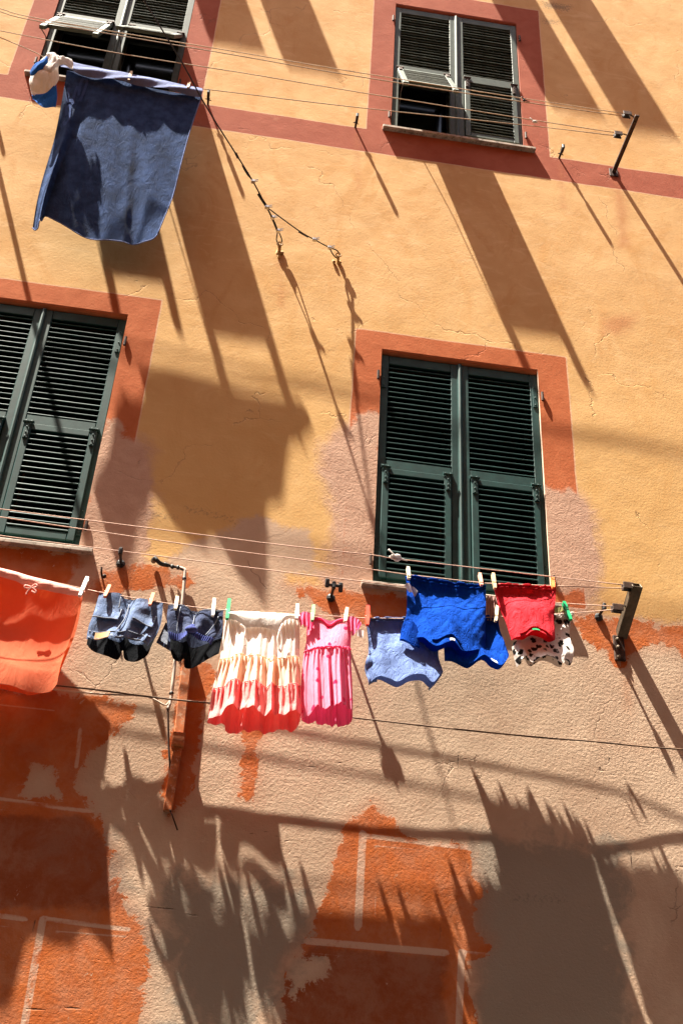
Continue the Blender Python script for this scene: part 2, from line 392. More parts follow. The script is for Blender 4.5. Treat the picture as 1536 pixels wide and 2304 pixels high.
ob.build('roof', simple('roof_tiles', (.35, .14, .07), .85), opp)

# ------------------------------------------------------------------ the building: wall with window openings
house = empty('apartment_building', (0, 0, 0), 'ochre and orange apartment building with flaking plaster and green shutters', 'building')
ROWS = {'low': (6.10, 9.33), 'up': (13.40, 16.42), 'top': (20.05, 23.0)}          # sill top, lintel (survey units)
COLS = {'left': (-3.40, -1.525), 'right': (1.437, 3.312)}
OPEN = [(COLS[c][0], COLS[c][1], ROWS[r][0], ROWS[r][1], c, r) for r in ROWS for c in COLS]
def axis(a, b, step, outer, snaps):
    v = list(np.arange(a, b + 1e-6, step))
    v += list(outer)
    v = np.array(sorted(v))
    for s in snaps:
        i = np.argmin(abs(v - s)); v[i] = s
    return np.unique(v)
gx = axis(-4.6, 6.6, .032, [-30, -20, -12, -8, -6, -5.2, 7.5, 9, 12, 18, 28], [o[0] for o in OPEN] + [o[1] for o in OPEN])
gz = axis(1.3, 18.3, .032, [-2.857, -1.5, 0, .8, 18.8, 19.4, 20.05, 20.6, 21.3, 22, 22.6, 23.0, 23.6, 24.4, 26, 29], [o[2] for o in OPEN] + [o[3] for o in OPEN])
GX, GZ = np.meshgrid(gx, gz)
def wxz(px, py):
    p = P(px, py); return p[0] / S, (p[2] - 1.6) / S
def poly_sdf(poly):
    p = np.array(poly); d = np.full(GX.shape, 1e9); ins = np.zeros(GX.shape, bool)
    lo = p.min(0) - 1.2; hi = p.max(0) + 1.2
    ok = (GX > lo[0]) & (GX < hi[0]) & (GZ > lo[1]) & (GZ < hi[1])
    X = GX[ok]; Z = GZ[ok]; dd = np.full(X.shape, 1e9); ii = np.zeros(X.shape, bool)
    for a, b in zip(p, np.roll(p, -1, 0)):
        e = b - a; t = np.clip(((X - a[0]) * e[0] + (Z - a[1]) * e[1]) / (e @ e + 1e-12), 0, 1)
        dd = np.minimum(dd, np.hypot(X - a[0] - t * e[0], Z - a[1] - t * e[1]))
        if abs(e[1]) > 1e-9:
            c = ((a[1] > Z) != (b[1] > Z)) & (X < e[0] * (Z - a[1]) / e[1] + a[0]); ii ^= c
    out = np.full(GX.shape, -1.2); out[ok] = np.clip(np.where(ii, dd, -dd), -1.2, 1.2)
    return out
def pxpoly(pts): return poly_sdf([wxz(*q) for q in pts])
def rect(x0, x1, z0, z1): return np.minimum(np.minimum(GX - x0, x1 - GX), np.minimum(GZ - z0, z1 - GZ))
def union(*a):
    o = a[0]
    for b in a[1:]: o = np.maximum(o, b)
    return o
def line(pts, wpx):
    h = wpx / 250.0 / 2; o = np.full(GX.shape, -1.2)
    q = [wxz(*p) for p in pts]
    for a, b in zip(q[:-1], q[1:]):
        a = np.array(a); b = np.array(b); e = b - a
        t = np.clip(((GX - a[0]) * e[0] + (GZ - a[1]) * e[1]) / (e @ e), 0, 1)
        o = np.maximum(o, h - np.hypot(GX - a[0] - t * e[0], GZ - a[1] - t * e[1]))
    return np.clip(o, -1.2, 1.2)
A = {}
A['yel'] = np.minimum(GZ - 6.06, -pxpoly([(190, 1400), (345, 1275), (440, 1215), (520, 1185), (575, 1158), (650, 1190), (705, 1195), (735, 1260), (735, 1330), (640, 1310), (640, 1420)]))
A['yel'] = union(A['yel'], pxpoly([(640, 1290), (740, 1300), (735, 1318), (650, 1312)]), pxpoly([(690, 1180), (740, 1190), (745, 1290), (715, 1280)]))
A['pink'] = union(pxpoly([(798, 935), (850, 925), (843, 1325), (735, 1312), (748, 1200), (728, 1100), (722, 1000)]),
                  pxpoly([(1222, 1095), (1295, 1103), (1340, 1150), (1352, 1300), (1330, 1400), (1240, 1410), (1230, 1300)]),
                  pxpoly([(235, 940), (300, 960), (325, 1000), (352, 1150), (300, 1250), (285, 1320), (180, 1330), (180, 1240)]))
tr = [rect(COLS['right'][0] - .318, COLS['right'][1] + .36, 6.1, 9.588), rect(-3.75, COLS['left'][1] + .345, 6.1, 9.62)]
for c, (x0, x1) in COLS.items():
    tr += [rect(x0 - .33, x1 + .365, 12.86, 16.84), rect(x0 - .33, x1 + .365, 19.8, 23.4)]
tr.append(rect(-40, 40, 12.85, 13.32))
A['trim'] = union(*tr) + .012 * wave(GX * 1.0, GZ * 1.0, 15, 8, 2, 9)
A['fade'] = union(pxpoly([(790, 945), (830, 925), (865, 940), (850, 1330), (760, 1320), (770, 1000)]), pxpoly([(1200, 1090), (1300, 1108), (1330, 1200), (1320, 1330), (1200, 1330)]),
                  pxpoly([(215, 965), (260, 945), (300, 990), (345, 1060), (330, 1260), (160, 1330)]))
A['fade'] = np.minimum(A['fade'], 9.0 - GZ)
A['org'] = union(
    pxpoly([(-60, 1235), (175, 1245), (330, 1272), (432, 1290), (425, 1330), (380, 1318), (300, 1322), (265, 1345), (200, 1330), (-60, 1295)]),
    pxpoly([(645, 1314), (735, 1320), (815, 1328), (930, 1350), (930, 1405), (800, 1400), (760, 1390), (735, 1380), (690, 1345)]),
    pxpoly([(1275, 1384), (1400, 1394), (3200, 1610), (3200, 1690), (1650, 1490), (1536, 1472), (1450, 1445), (1425, 1470), (1390, 1500), (1360, 1465), (1310, 1425)]),
    pxpoly([(-200, 1545), (120, 1555), (300, 1585), (285, 1625), (200, 1700), (175, 1770), (210, 1830), (250, 1900), (265, 2000), (330, 2090), (330, 2180), (300, 2420), (-300, 2420)]),
    pxpoly([(800, 1838), (845, 1806), (890, 1850), (915, 1893), (1050, 1905), (1085, 2000), (1075, 2080), (1100, 2120), (1065, 2170), (1060, 2420), (560, 2420), (640, 2280), (640, 2170), (700, 2105), (740, 1995), (750, 1920), (788, 1840)]),
    pxpoly([(548, 1630), (592, 1630), (580, 1700), (575, 1800), (540, 1797)]),
    pxpoly([(405, 1480), (485, 1490), (470, 1560), (445, 1620), (432, 1800), (378, 1835), (370, 1790), (388, 1600)]))
A['org'] = np.minimum(A['org'], -union(pxpoly([(48, 1760), (75, 1720), (118, 1725), (140, 1800), (60, 1800)]), pxpoly([(640, 2150), (750, 2140), (730, 2200), (650, 2260)])))
A['remn'] = union(pxpoly([(170, 1500), (300, 1480), (300, 1720), (180, 1760)]), pxpoly([(780, 1690), (1000, 1690), (1100, 1850), (780, 1850)]), pxpoly([(470, 1280), (640, 1290), (640, 1350), (480, 1330)]),
                  pxpoly([(1300, 1390), (1536, 1420), (1536, 1540), (1400, 1500)]), pxpoly([(640, 2000), (800, 1900), (800, 2100), (640, 2150)]))
A['grey'] = union(pxpoly([(0, 1880), (250, 1870), (300, 2060), (330, 2080), (640, 2100), (640, 2300), (330, 2150), (200, 2010)]), pxpoly([(1050, 1880), (1400, 1900), (1420, 2400), (1080, 2400)]), pxpoly([(380, 1980), (650, 1980), (720, 2120), (560, 2304), (400, 2304)]))
A['line'] = union(line([(816, 1876), (805, 2085)], 17), line([(812, 1879), (1055, 1908)], 10), line([(843, 2062), (843, 1902), (1015, 1917)], 3.4),
                  line([(690, 2117), (1003, 2144)], 14), line([(700, 2143), (972, 2164)], 3.5), line([(1038, 2142), (1031, 2330)], 15), line([(1064, 2158), (1062, 2330)], 3.4), line([(1036, 2142), (1110, 2150)], 7),
                  line([(-40, 1792), (210, 1826)], 8), line([(-40, 1816), (185, 1836)], 3.4), line([(97, 2068), (53, 2320)], 15), line([(92, 2275), (125, 2096), (285, 2110)], 4),
                  line([(95, 2066), (290, 2092)], 9), line([(-20, 2058), (58, 2068)], 10), line([(-20, 2083), (32, 2089)], 3.4), line([(182, 1640), (172, 1725)], 9), line([(-20, 1583), (122, 1598)], 4))
A['stain'] = union(pxpoly([(1372, 400), (1398, 400), (1412, 480), (1415, 560), (1390, 560), (1380, 470)]) - .02, pxpoly([(1330, 700), (1450, 690), (1440, 760), (1340, 770)]) - .1, pxpoly([(1400, 1520), (1420, 1520), (1415, 1600), (1400, 1590)]), pxpoly([(795, 300), (808, 300), (815, 420), (800, 430)]) - .03, pxpoly([(1252, 372), (1268, 372), (1275, 470), (1258, 470)]) - .03, pxpoly([(618, 590), (640, 590), (648, 700), (622, 690)]) - .04)
A['soot'] = union(pxpoly([(320, 1158), (350, 1150), (400, 1162), (395, 1170), (340, 1166)]), pxpoly([(415, 1140), (470, 1148), (540, 1170), (535, 1180), (470, 1160), (420, 1150)]), pxpoly([(1215, 0), (1290, 12), (1280, 28), (1220, 18)]),
                  pxpoly([(1215, 40), (1262, 45), (1255, 55), (1225, 55)]), pxpoly([(1150, 2014), (1270, 2020), (1260, 2032), (1160, 2030)])) - .01
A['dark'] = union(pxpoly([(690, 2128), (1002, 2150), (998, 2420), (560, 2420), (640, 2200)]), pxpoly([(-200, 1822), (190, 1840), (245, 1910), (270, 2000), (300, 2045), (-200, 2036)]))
A['crack'] = union(line([(1262, 1625), (1300, 1655), (1345, 1672), (1375, 1715), (1340, 1730), (1420, 1760)], 2.6), line([(1330, 1785), (1390, 1860), (1420, 1890), (1420, 2010)], 2.2),
                   line([(620, 1720), (665, 1728), (720, 1725), (775, 1715), (830, 1718)], 2.6), line([(440, 1765), (480, 1770), (505, 1792)], 2.4), line([(560, 1876), (600, 1872), (655, 1895)], 2.4), line([(60, 2272), (165, 2268), (210, 2280)], 3),
                   line([(300, 2035), (380, 2045), (480, 2070)], 2.4), line([(175, 1225), (205, 1245), (215, 1268)], 2.4), line([(80, 2070), (60, 2140), (45, 2220)], 2.2), line([(1030, 1700), (1035, 1800)], 1.6))
rgh = 1 / (1 + np.exp(-union(pxpoly([(1280, 1440), (1536, 1500), (1536, 1830), (1330, 1700)]), pxpoly([(480, 1640), (760, 1640), (800, 1760), (560, 1800), (470, 1900)])) * 5))
A['rough'] = np.clip((6.3 - GZ) * 2, 0, 1) * (.32 + .68 * rgh) + .06
# gentle unevenness of hand laid plaster
Y = .0035 * wave(GX * S, GZ * S, 3, 10, 2, 9) + .0012 * wave(GX * S, GZ * S, 5, 12, 12, 30)
Y += -np.clip((6.1 - GZ) * 1.5, 0, 1) * .0008 * wave(GX * S, GZ * S, 9, 14, 16, 60)
nz_, nx_ = GX.shape
keep = np.ones((nz_ - 1, nx_ - 1), bool)
cxm = (gx[:-1] + gx[1:]) / 2; czm = (gz[:-1] + gz[1:]) / 2
for (x0, x1, z0, z1, c, r) in OPEN:
    keep &= ~(((cxm > x0) & (cxm < x1))[None, :] & ((czm > z0) & (czm < z1))[:, None])
idx = np.arange(nz_ * nx_).reshape(nz_, nx_)
q = np.stack([idx[:-1, :-1], idx[:-1, 1:], idx[1:, 1:], idx[1:, :-1]], -1)[keep]
verts = np.stack([GX * S, Y, GZ * S + 1.6], -1).reshape(-1, 3)
me = bpy.data.meshes.new('wall'); me.vertices.add(len(verts)); me.vertices.foreach_set('co', verts.ravel())
me.loops.add(q.size); me.loops.foreach_set('vertex_index', q.ravel().astype(np.int32))
me.polygons.add(len(q)); me.polygons.foreach_set('loop_start', np.arange(0, q.size, 4, dtype=np.int32)); me.polygons.foreach_set('loop_total', np.full(len(q), 4, np.int32))
me.polygons.foreach_set('use_smooth', np.ones(len(q), bool)); me.update(); me.validate()
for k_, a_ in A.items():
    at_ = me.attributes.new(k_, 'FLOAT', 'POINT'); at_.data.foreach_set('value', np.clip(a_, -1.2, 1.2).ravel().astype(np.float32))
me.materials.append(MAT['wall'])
wall = bpy.data.objects.new('wall', me); COL.objects.link(wall); wall.parent = house
# body of the house behind the facade, so the rooms are dark and closed
bb = MB()
x0, x1, z0, z1 = gx[0] * S, gx[-1] * S, 0.0, gz[-1] * S + 1.6
bb.box((x0 + .01, .55, z0), (x1 - .01, 9.0, z1))
bb.add([(x0, .02, z1), (x1, .02, z1), (x1, .56, z1), (x0, .56, z1)], [(0, 1, 2, 3)])
bb.add([(x0, .02, z0), (x0, .02, z1), (x0, .56, z1), (x0, .56, z0)], [(0, 1, 2, 3)])
bb.add([(x1, .02, z0), (x1, .02, z1), (x1, .56, z1), (x1, .56, z0)], [(0, 1, 2, 3)])
bb.build('rear_walls', MAT['room'], house)

# ------------------------------------------------------------------ windows
trimmat = simple('terracotta_reveal', (.40, .12, .045), .9, var=.15, scale=9)
trimmat_up = simple('dark_terracotta_reveal', (.32, .09, .05), .9, var=.15, scale=9)
jambpale = simple('pale_plaster_reveal', (.56, .40, .30), .9, var=.15, scale=9)
SLATS = {}
def slat_mesh(L, mat, depth=.034, th=.009):
    key = (round(L, 3), mat)
    if key in SLATS: return SLATS[key]
    a = math.radians(38); mb = MB(); prof = []
    nose = [(-depth / 2 - th / 2 * math.sin(t), th / 2 * math.cos(t)) for t in np.linspace(0, math.pi, 5)]
    prof = nose + [(depth / 2, -th / 2), (depth / 2, th / 2)]
    v = []
    for x in (0, L):
        for (y, z) in prof:
            v.append((x, y * math.cos(a) - z * math.sin(a) * 1, y * math.sin(a) + z * math.cos(a)))
    k = len(prof); f = [(i, (i + 1) % k, k + (i + 1) % k, k + i) for i in range(k)] + [tuple(range(k))[::-1], tuple(range(k, 2 * k))]
    mb.add(v, f); me = bpy.data.meshes.new('slat'); me.from_pydata(mb.v, [], mb.f)
    import bmesh
    bm = bmesh.new(); bm.from_mesh(me); bmesh.ops.recalc_face_normals(bm, faces=bm.faces); bm.to_mesh(me); bm.free()
    me.materials.append(MAT[mat]); SLATS[key] = me
    return me
def slats(parent, x0, x1, z0, z1, pitch, mat, y=0.0):
    n = max(1, int(round((z1 - z0) / pitch))); p = (z1 - z0) / n; me = slat_mesh(x1 - x0, mat)
    for i in range(n):
        o = bpy.data.objects.new('slat', me); COL.objects.link(o); o.parent = parent
        o.location = (x0, y + random.uniform(-.001, .001), z0 + p * (i + .5)); o.rotation_euler = (random.uniform(-.07, .07), random.uniform(-.005, .005), 0)
def rail(mb, x0, x1, z0, z1, y0, y1): mb.box((x0, y0, z0), (x1, y1, z1), .004)
def child_empty_mesh(name, mat, parent, loc, mb):
    o = mb.build(name, mat); o.parent = parent; o.location = loc; return o
def make_window(col, row, flaps, old, detail=True):
    x0, x1 = COLS[col]; z0, z1 = ROWS[row]
    X0, X1, Z0, Z1 = x0 * S, x1 * S, z0 * S + 1.6, z1 * S + 1.6
    W, H = X1 - X0, Z1 - Z0; rec = .020 if not old else .012; ch = .050
    mt = 'greengrey' if old else 'green'; sm = 'slatold' if old else 'green'
    tm = trimmat_up if old else trimmat
    # reveals: rounded lintel, jambs
    r = MB(); deep = .22
    arc = [(.0, 0.0), (.004, .012), (.012, .022), (.03, .030), (.08, .032), (deep, .033)]
    v = []; f = []
    for i, (y, dz) in enumerate(arc): v += [(X0, y, Z1 - dz), (X1, y, Z1 - dz)]
    for i in range(len(arc) - 1): f.append((2 * i, 2 * i + 1, 2 * i + 3, 2 * i + 2))
    lm = r.add(v, f).build('lintel', tm, house, fix=False)
    r = MB()
    r.add([(X0, 0, Z0), (X0, 0, Z1), (X0, deep, Z1), (X0, deep, Z0)], [(0, 1, 2, 3)])
    r.build('jamb', tm if old else jambpale, house, fix=False); r = MB()
    r.add([(X1, 0, Z0), (X1, 0, Z1), (X1, deep, Z1), (X1, deep, Z0)], [(3, 2, 1, 0)])
    r.build('jamb', tm if old else jambpale, house, fix=False)
    # inner window
    fr = MB(); fy = .16
    for (a, b) in ((0, .06), (W / 2 - .05, W / 2 + .05), (W - .06, W)): rail(fr, X0 + a + .001, X0 + b - .001, Z0, Z1 - .034, fy, fy + .05)
    for (a, b) in ((0, .07), (H - .11, H - .035), (H * .48, H * .52)): rail(fr, X0 + .06, X1 - .06, Z0 + a, Z0 + b, fy + .003, fy + .047)
    wf = fr.build('window', MAT['frame'], house)
    pn = MB(); pn.box((X0 + .06, fy + .02, Z0 + .07), (X1 - .06, fy + .028, Z1 - .11)); pn.build('pane', MAT['glass'], wf)
    # sill
    s = MB(); ov = .065
    s.box((X0 - ov, -.040, Z0 - .027), (X1 + ov + .02, .15, Z0), .004)
    s.build('sill', MAT['stone'], house)
    # leaves
    lw = W / 2 - .003; T = .036; y0 = rec
    for side in (0, 1):
        lx = X0 + .002 + side * (lw + .002)
        inner = 1 - side
        so_, si_ = .052, .058                                    # outer and inner stile
        a0 = so_ if side == 0 else si_; a1 = lw - (si_ if side == 0 else so_)
        up0, up1 = H * .505, H - .110; mid0 = H * .465; fl0, fl1 = .055, mid0 - .003
        loc = Vector((lx, y0, Z0 + .004))
        m = MB()
        rail(m, 0, a0, 0, H - .036, 0, T); rail(m, a1, lw, 0, H - .036, 0, T)
        rail(m, a0, a1, up1, H - .036, .001, T - .001); rail(m, a0, a1, mid0, up0, .001, T - .001); rail(m, a0, a1, 0, fl0 - .003, .001, T - .001)
        if side == 0: m.tube([(lw + .001, .003, .004), (lw + .001, .003, H - .04)], .016, 10)
        if detail and not old:
            xh = .006 if side == 0 else lw - .036
            for zz in (.10, H - .32): m.box((xh, -.006, zz), (xh + .03, .001, zz + .19), .001)
            for zz in (.10, H - .32):
                for t in (.02, .08, .165): m.ball((xh + .015, -.007, zz + t), .006, (1, .6, 1), 6, 4)
        leaf = child_empty_mesh('shutter', MAT[mt], house, loc, m)
        slats(leaf, a0, a1, up0, up1, .0405 if not old else .036, sm, T / 2)
        # flap hinged at its top edge
        ang = flaps[side]
        fx0, fx1 = a0 - (.012 if side else -.004), a1 + (-.004 if side else .012)
        if side == 0: fx0, fx1 = a0 - .020, a1 - .004
        else: fx0, fx1 = a0 + .004, a1 + .020
        Lf = fl1 - fl0; fw = fx1 - fx0; fm = MB()
        st = .044; yo = -.016 if ang == 0 else -.016
        rail(fm, 0, st, -Lf, 0, 0, .030); rail(fm, fw - st, fw, -Lf, 0, 0, .030); rail(fm, st, fw - st, -.045, 0, .001, .029); lg = .10 if ang > 0 and detail else 0.0; rail(fm, st, fw - st, -Lf + lg, -Lf + .050 + lg, .001, .029)
        flap = child_empty_mesh('shutter_flap', MAT[mt], house, loc + Vector((fx0, yo, fl1)), fm)
        if old and detail and ang == 0: tag(flap, 'closed weathered flap')
        slats(flap, st, fw - st, -Lf + .052 + lg, -.047, .0405 if not old else .036, sm, .015)
        flap.rotation_euler = (-ang, 0, 0)
        if detail:
            for xx in (.020, fw - .020):
                hg = MB()
                hg.box((xx - .014, -.008, -.115), (xx + .014, .002, -.002), .001)
                hg.tube([(xx - .030, -.006, .004), (xx + .030, -.006, .004)], .008, 6)
                for t in (-.035, -.075, -.105): hg.ball((xx, -.009, t), .006, (1, .6, 1), 6, 4)
                hg.build('hinge', MAT['iron'] if old else MAT['green']).parent = flap
            for xx in (fx0 + .020, fx0 + fw - .020):
                hl = MB()
                hl.box((xx - .028, -.012, fl1 + .002), (xx + .028, .002, fl1 + .030), .001)
                for t in (-.016, .016): hl.ball((xx + t, -.013, fl1 + .018), .006, (1, .6, 1), 6, 4)
                hl.build('hinge', MAT['iron'] if old else MAT['green']).parent = leaf
            if ang > 0:
                zz = -Lf * math.cos(ang); yy = -Lf * math.sin(ang)
                rd = MB(); rd.tube([(fx0 + .02, .0, fl1 + zz * .92), (fx0 + .012, yy * .5, fl1 + zz * .80), (fx0 + .004, yy * .94, fl1 + zz * .97)], .004, 5)
                rd.build('stay_rod', MAT['wire']).parent = leaf
    # pintles in the wall
    for (xx, sgn) in ((X0, -1), (X1, 1)):
        for zz in (Z0 + .16, Z1 - .24):
            pt = MB()
            pt.tube([(xx + sgn * .018, -.012, zz - .035), (xx + sgn * .018, -.012, zz + .035)], .009, 8)
            pt.box((xx + sgn * .018 - .006, -.012, zz - .006), (xx + sgn * .018 + .006, .03, zz + .006), .001)
            pt.build('pintle', MAT['iron'], house)
R_ = math.radians
make_window('left', 'low', (0, 0), False)
make_window('right', 'low', (0, 0), False)
make_window('left', 'up', (R_(27), R_(33)), True)
make_window('right', 'up', (R_(27), 0), True)
make_window('left', 'top', (R_(36), R_(38)), True, False)
make_window('right', 'top', (R_(38), R_(40)), True, False)

# ------------------------------------------------------------------ brackets, pulleys and lines
def px_path(pts, n=1):
    """pts: (px, py, k)"""
    return [P(*p) for p in pts]
def smooth_path(pts, sub=4):
    p = [np.array(q) for q in pts]; out = []
    for i in range(len(p) - 1):
        a = p[max(i - 1, 0)]; b = p[i]; c = p[i + 1]; d = p[min(i + 2, len(p) - 1)]
        for t in np.linspace(0, 1, sub, endpoint=False):
            out.append(.5 * (2 * b + (c - a) * t + (2 * a - 5 * b + 4 * c - d) * t * t + (3 * b - a - 3 * c + d) * t ** 3))
    out.append(p[-1]); return out
# upper bracket, square to the wall
b0 = P(1379, 388); b1 = b0 + np.array([0, -.95 * S, 0])
br = empty('clothesline_bracket', b0, 'thin rusty iron arm sticking out from the upper terracotta band', 'bracket', 'iron arms holding the clotheslines')
m = MB(); m.box((b0[0] - .016, b1[1], b0[2] - .010), (b0[0] + .016, .01, b0[2] + .010), .003); m.build('arm', MAT['iron'], br)
m = MB(); m.box((b0[0] - .035, -.008, b0[2] - .05), (b0[0] + .035, .006, b0[2] + .04), .004); m.build('wall_plate', MAT['iron'], br)
m = MB()
for t in (.06, .30, .5): m.ball((b0[0] - .003, b1[1] + t, b0[2] - .012), .006)
m.build('bolt', MAT['galv'], br)
bl0 = P(-47, 196); bl1 = bl0 + np.array([0, -.95 * S, 0])
brl = empty('clothesline_bracket', bl0, 'rusty iron arm at the far left end of the upper ropes', 'bracket', 'iron arms holding the clotheslines')
m = MB(); m.box((bl0[0] - .016, bl1[1], bl0[2] - .010), (bl0[0] + .016, .01, bl0[2] + .010), .003); m.build('arm', MAT['iron'], brl)
m = MB(); m.box((bl0[0] - .035, -.008, bl0[2] - .05), (bl0[0] + .035, .006, bl0[2] + .04), .004); m.build('wall_plate', MAT['iron'], brl)
# lower bracket, rising outwards
c0 = P(1397, 1427); c1 = P(1431, 1316, .45)
br2 = empty('clothesline_bracket', c0, 'thick steel box arm on an angle plate at the right of the lower band', 'bracket', 'iron arms holding the clotheslines')
d = Vector(c1 - c0); Ld = d.length; Rm = d.to_track_quat('Z', 'Y').to_matrix()
m = MB()
for (a, b) in (((-.030, -.026, -.02), (.030, -.020, Ld)), ((-.030, .020, -.02), (.030, .026, Ld)), ((-.030, -.020, -.02), (-.024, .020, Ld)), ((.024, -.020, -.02), (.030, .020, Ld))):
    m.box(a, b, .0015, Rm, c0)
m.build('arm', MAT['galv'], br2)
pl_ = P(1393, 1470)
m = MB(); m.box((pl_[0] - .035, -.012, pl_[2] - .05), (pl_[0] + .030, .006, pl_[2] + .11), .004); m.build('wall_plate', MAT['iron'], br2)
m = MB()
for t in (-.03, .03, .08): m.ball((pl_[0] - .012, -.016, pl_[2] + t), .012)
m.build('bolt', MAT['galv'], br2)
PUL = []
def pulley(px, py, k, target, label):
    c = P(px, py, k); o = empty('pulley', c, label, 'pulley', 'small pulleys turning the clotheslines')
    m = MB(); x = Vector((1, 0, 0))
    for yy in (-.016, .016): m.box((-.032, yy - .004, -.022), (.032, yy + .004, .022), .004, Matrix.Identity(3), c)
    m.build('block', MAT['iron'], o)
    m = MB(); m.tube([c + np.array([0, -.012, 0]), c + np.array([0, 0, 0]), c + np.array([0, .012, 0])], [.024, .017, .024], 12); m.build('wheel', MAT['blackp'], o)
    m = MB(); t = np.array(target); m.tube(smooth_path([c + np.array([.028, 0, 0]), (c + t) / 2 + np.array([0, 0, .014]), t], 4), .0045, 6); m.build('hook', MAT['iron'], o)
pulley(1409, 258, .92, b1 + np.array([0, .03, 0]), 'dark pulley block at the tip of the upper rusty arm')
pulley(1389, 303, .63, b0 + np.array([0, -.62 * S, 0]), 'dark pulley block halfway along the upper rusty arm')
pulley(1411, 1320, .42, c0 + (c1 - c0) * .95, 'dark pulley block at the tip of the lower steel box arm')
pulley(1387, 1369, .33, c0 + (c1 - c0) * .55, 'dark pulley block halfway along the lower steel box arm')
def rope(name, pts, r, mat, label, cat='clothesline', sub=4, group=None, twist=True):
    pp = smooth_path(px_path(pts), sub)
    if twist:
        rr = [r * (1 + .12 * random.uniform(-1, 1)) for _ in pp]
    else: rr = r
    m = MB(); m.tube(pp, rr, 6); o = m.build(name, MAT[mat], smooth=True, loc=pp[0]); return tag(o, label, cat, group)
G_U = 'ropes of the upper pulley lines'; G_L = 'ropes of the lower pulley lines'
rope('clothesline', [(-75, 1, .92), (0, 19, .90), (98, 44, .90), (540, 118, .91), (780, 159, .92), (1174, 221, .93), (1400, 255, .92)], .0034, 'rope', 'cream clothesline, topmost rope of the upper pair on the rusty arm tip', group=G_U)
rope('clothesline', [(-75, 1, .92), (0, 26, .88), (98, 50, .88), (540, 126, .89), (780, 168, .90), (1174, 229, .91), (1400, 261, .90)], .0034, 'rope', 'cream clothesline running just under the topmost upper rope', group=G_U)
rope('clothesline', [(-75, 52, .60), (0, 69, .58), (274, 121, .59), (540, 163, .60), (780, 203, .61), (1198, 270, .63), (1380, 298, .63)], .0034, 'rope', 'bare cream clothesline crossing the window just above the towel rope', group=G_U)
TW = [(-75, 56, .58), (0, 84, .56), (80, 118, .56), (140, 148, .56), (300, 182, .56), (457, 200, .56), (540, 210, .57), (780, 239, .59), (1203, 284, .62), (1380, 305, .63)]
rope('clothesline', TW, .0034, 'rope', 'cream clothesline carrying the big blue towel', group=G_U)
rope('clothesline', [(-200, 1118, .40), (0, 1145, .40), (420, 1199, .41), (640, 1227, .41), (839, 1249, .41), (890, 1257, .41), (1150, 1287, .415), (1402, 1316, .42)], .0030, 'pinkrope', 'pale clothesline with a white cloth knot, topmost of the lower ropes', group=G_L)
BL = [(-200, 1135, .24), (0, 1163, .25), (420, 1225, .26), (700, 1262, .27), (910, 1292, .28), (925, 1294, .28), (1080, 1311, .31), (1110, 1313, .33), (1243, 1318, .39), (1402, 1324, .42)]
rope('clothesline', BL, .0030, 'pinkrope', 'pale clothesline carrying the front blue shirt and the red shirt', group=G_L)
rope('clothesline', [(-200, 1178, .19), (0, 1205, .195), (420, 1259, .205), (640, 1287, .21), (914, 1320, .22), (1090, 1339, .23), (1251, 1356, .245), (1377, 1364, .28)], .0030, 'pinkrope', 'bare pale clothesline just above the row of small clothes', group=G_L)
DL = [(-200, 1240, .24), (-60, 1270, .23), (0, 1283, .175), (100, 1305, .215), (199, 1327, .265), (240, 1335, .335), (340, 1352, .345), (400, 1361, .345), (503, 1373, .34), (673, 1382, .345), (780, 1388, .345), (828, 1391, .34), (960, 1392, .325), (1095, 1389, .30), (1289, 1379, .32), (1377, 1372, .33)]
rope('clothesline', DL, .0030, 'pinkrope', 'sagging pale clothesline carrying the shorts, skirt and pink dress', group=G_L)

# studs for the lines in the wall
def stud(px, py, L, label, style):
    a = P(px, py); o = empty('wall_hook', a, label, 'hook', 'hooks standing out of the wall below the ropes')
    m = MB(); m.tube([a + np.array([0, .01, 0]), a + np.array([0, -L * .45, .002]), a + np.array([0, -L, 0])], .0085, 6); m.build('shank', MAT['iron'] if style == 0 else MAT['blackp'], o)
    e = a + np.array([0, -L, 0])
    if style == 0:
        m = MB(); m.box((e[0] - .010, e[1] - .012, e[2] - .02), (e[0] + .010, e[1] + .045, e[2] + .022), .004)
        m.tube([e + np.array([-.022, .07, .008]), e + np.array([.022, .07, -.004])], .0035, 5)
        m.ball(e + np.array([0, .06, 0]), .013); m.build('clip', MAT['blackp'], o)
    else:
        m = MB(); m.box((e[0] - .011, e[1] - .010, e[2] - .015), (e[0] + .011, e[1] + .022, e[2] + .03), .006)
        if style == 2:
            m.box((e[0] - .050, e[1] - .006, e[2] - .012), (e[0] - .026, e[1] + .008, e[2] + .045), .005); m.box((e[0] - .03, e[1] - .004, e[2]), (e[0] + .045, e[1] + .014, e[2] + .014), .004)
            m.box((e[0] + .026, e[1] - .004, e[2] - .035), (e[0] + .05, e[1] + .008, e[2] + .03), .006)
        m.build('clip', MAT['blackp'], o)
        m = MB(); m.ball(a + np.array([0, -.006, -.004]), .026, (1, .6, 1)); m.build('rosette', MAT['blackp'], o)
stud(468, 236, .115, 'small dark hook on the band just right of the blue towel', 0)
stud(-38, 152, .11, 'small dark hook on the band left of the upper left window', 0)
stud(799, 287, .108, 'small dark hook on the band left of the upper right window', 0)
stud(1257, 356, .108, 'small dark hook on the band right of the upper right window', 0)
stud(272, 1268, .12, 'upright black hook near the lower left window sill', 1)
stud(744, 1345, .13, 'black hook with a crossed double clip left of the lower right sill', 2)
stud(1345, 1388, .11, 'black hook beside the steel box arm', 1)
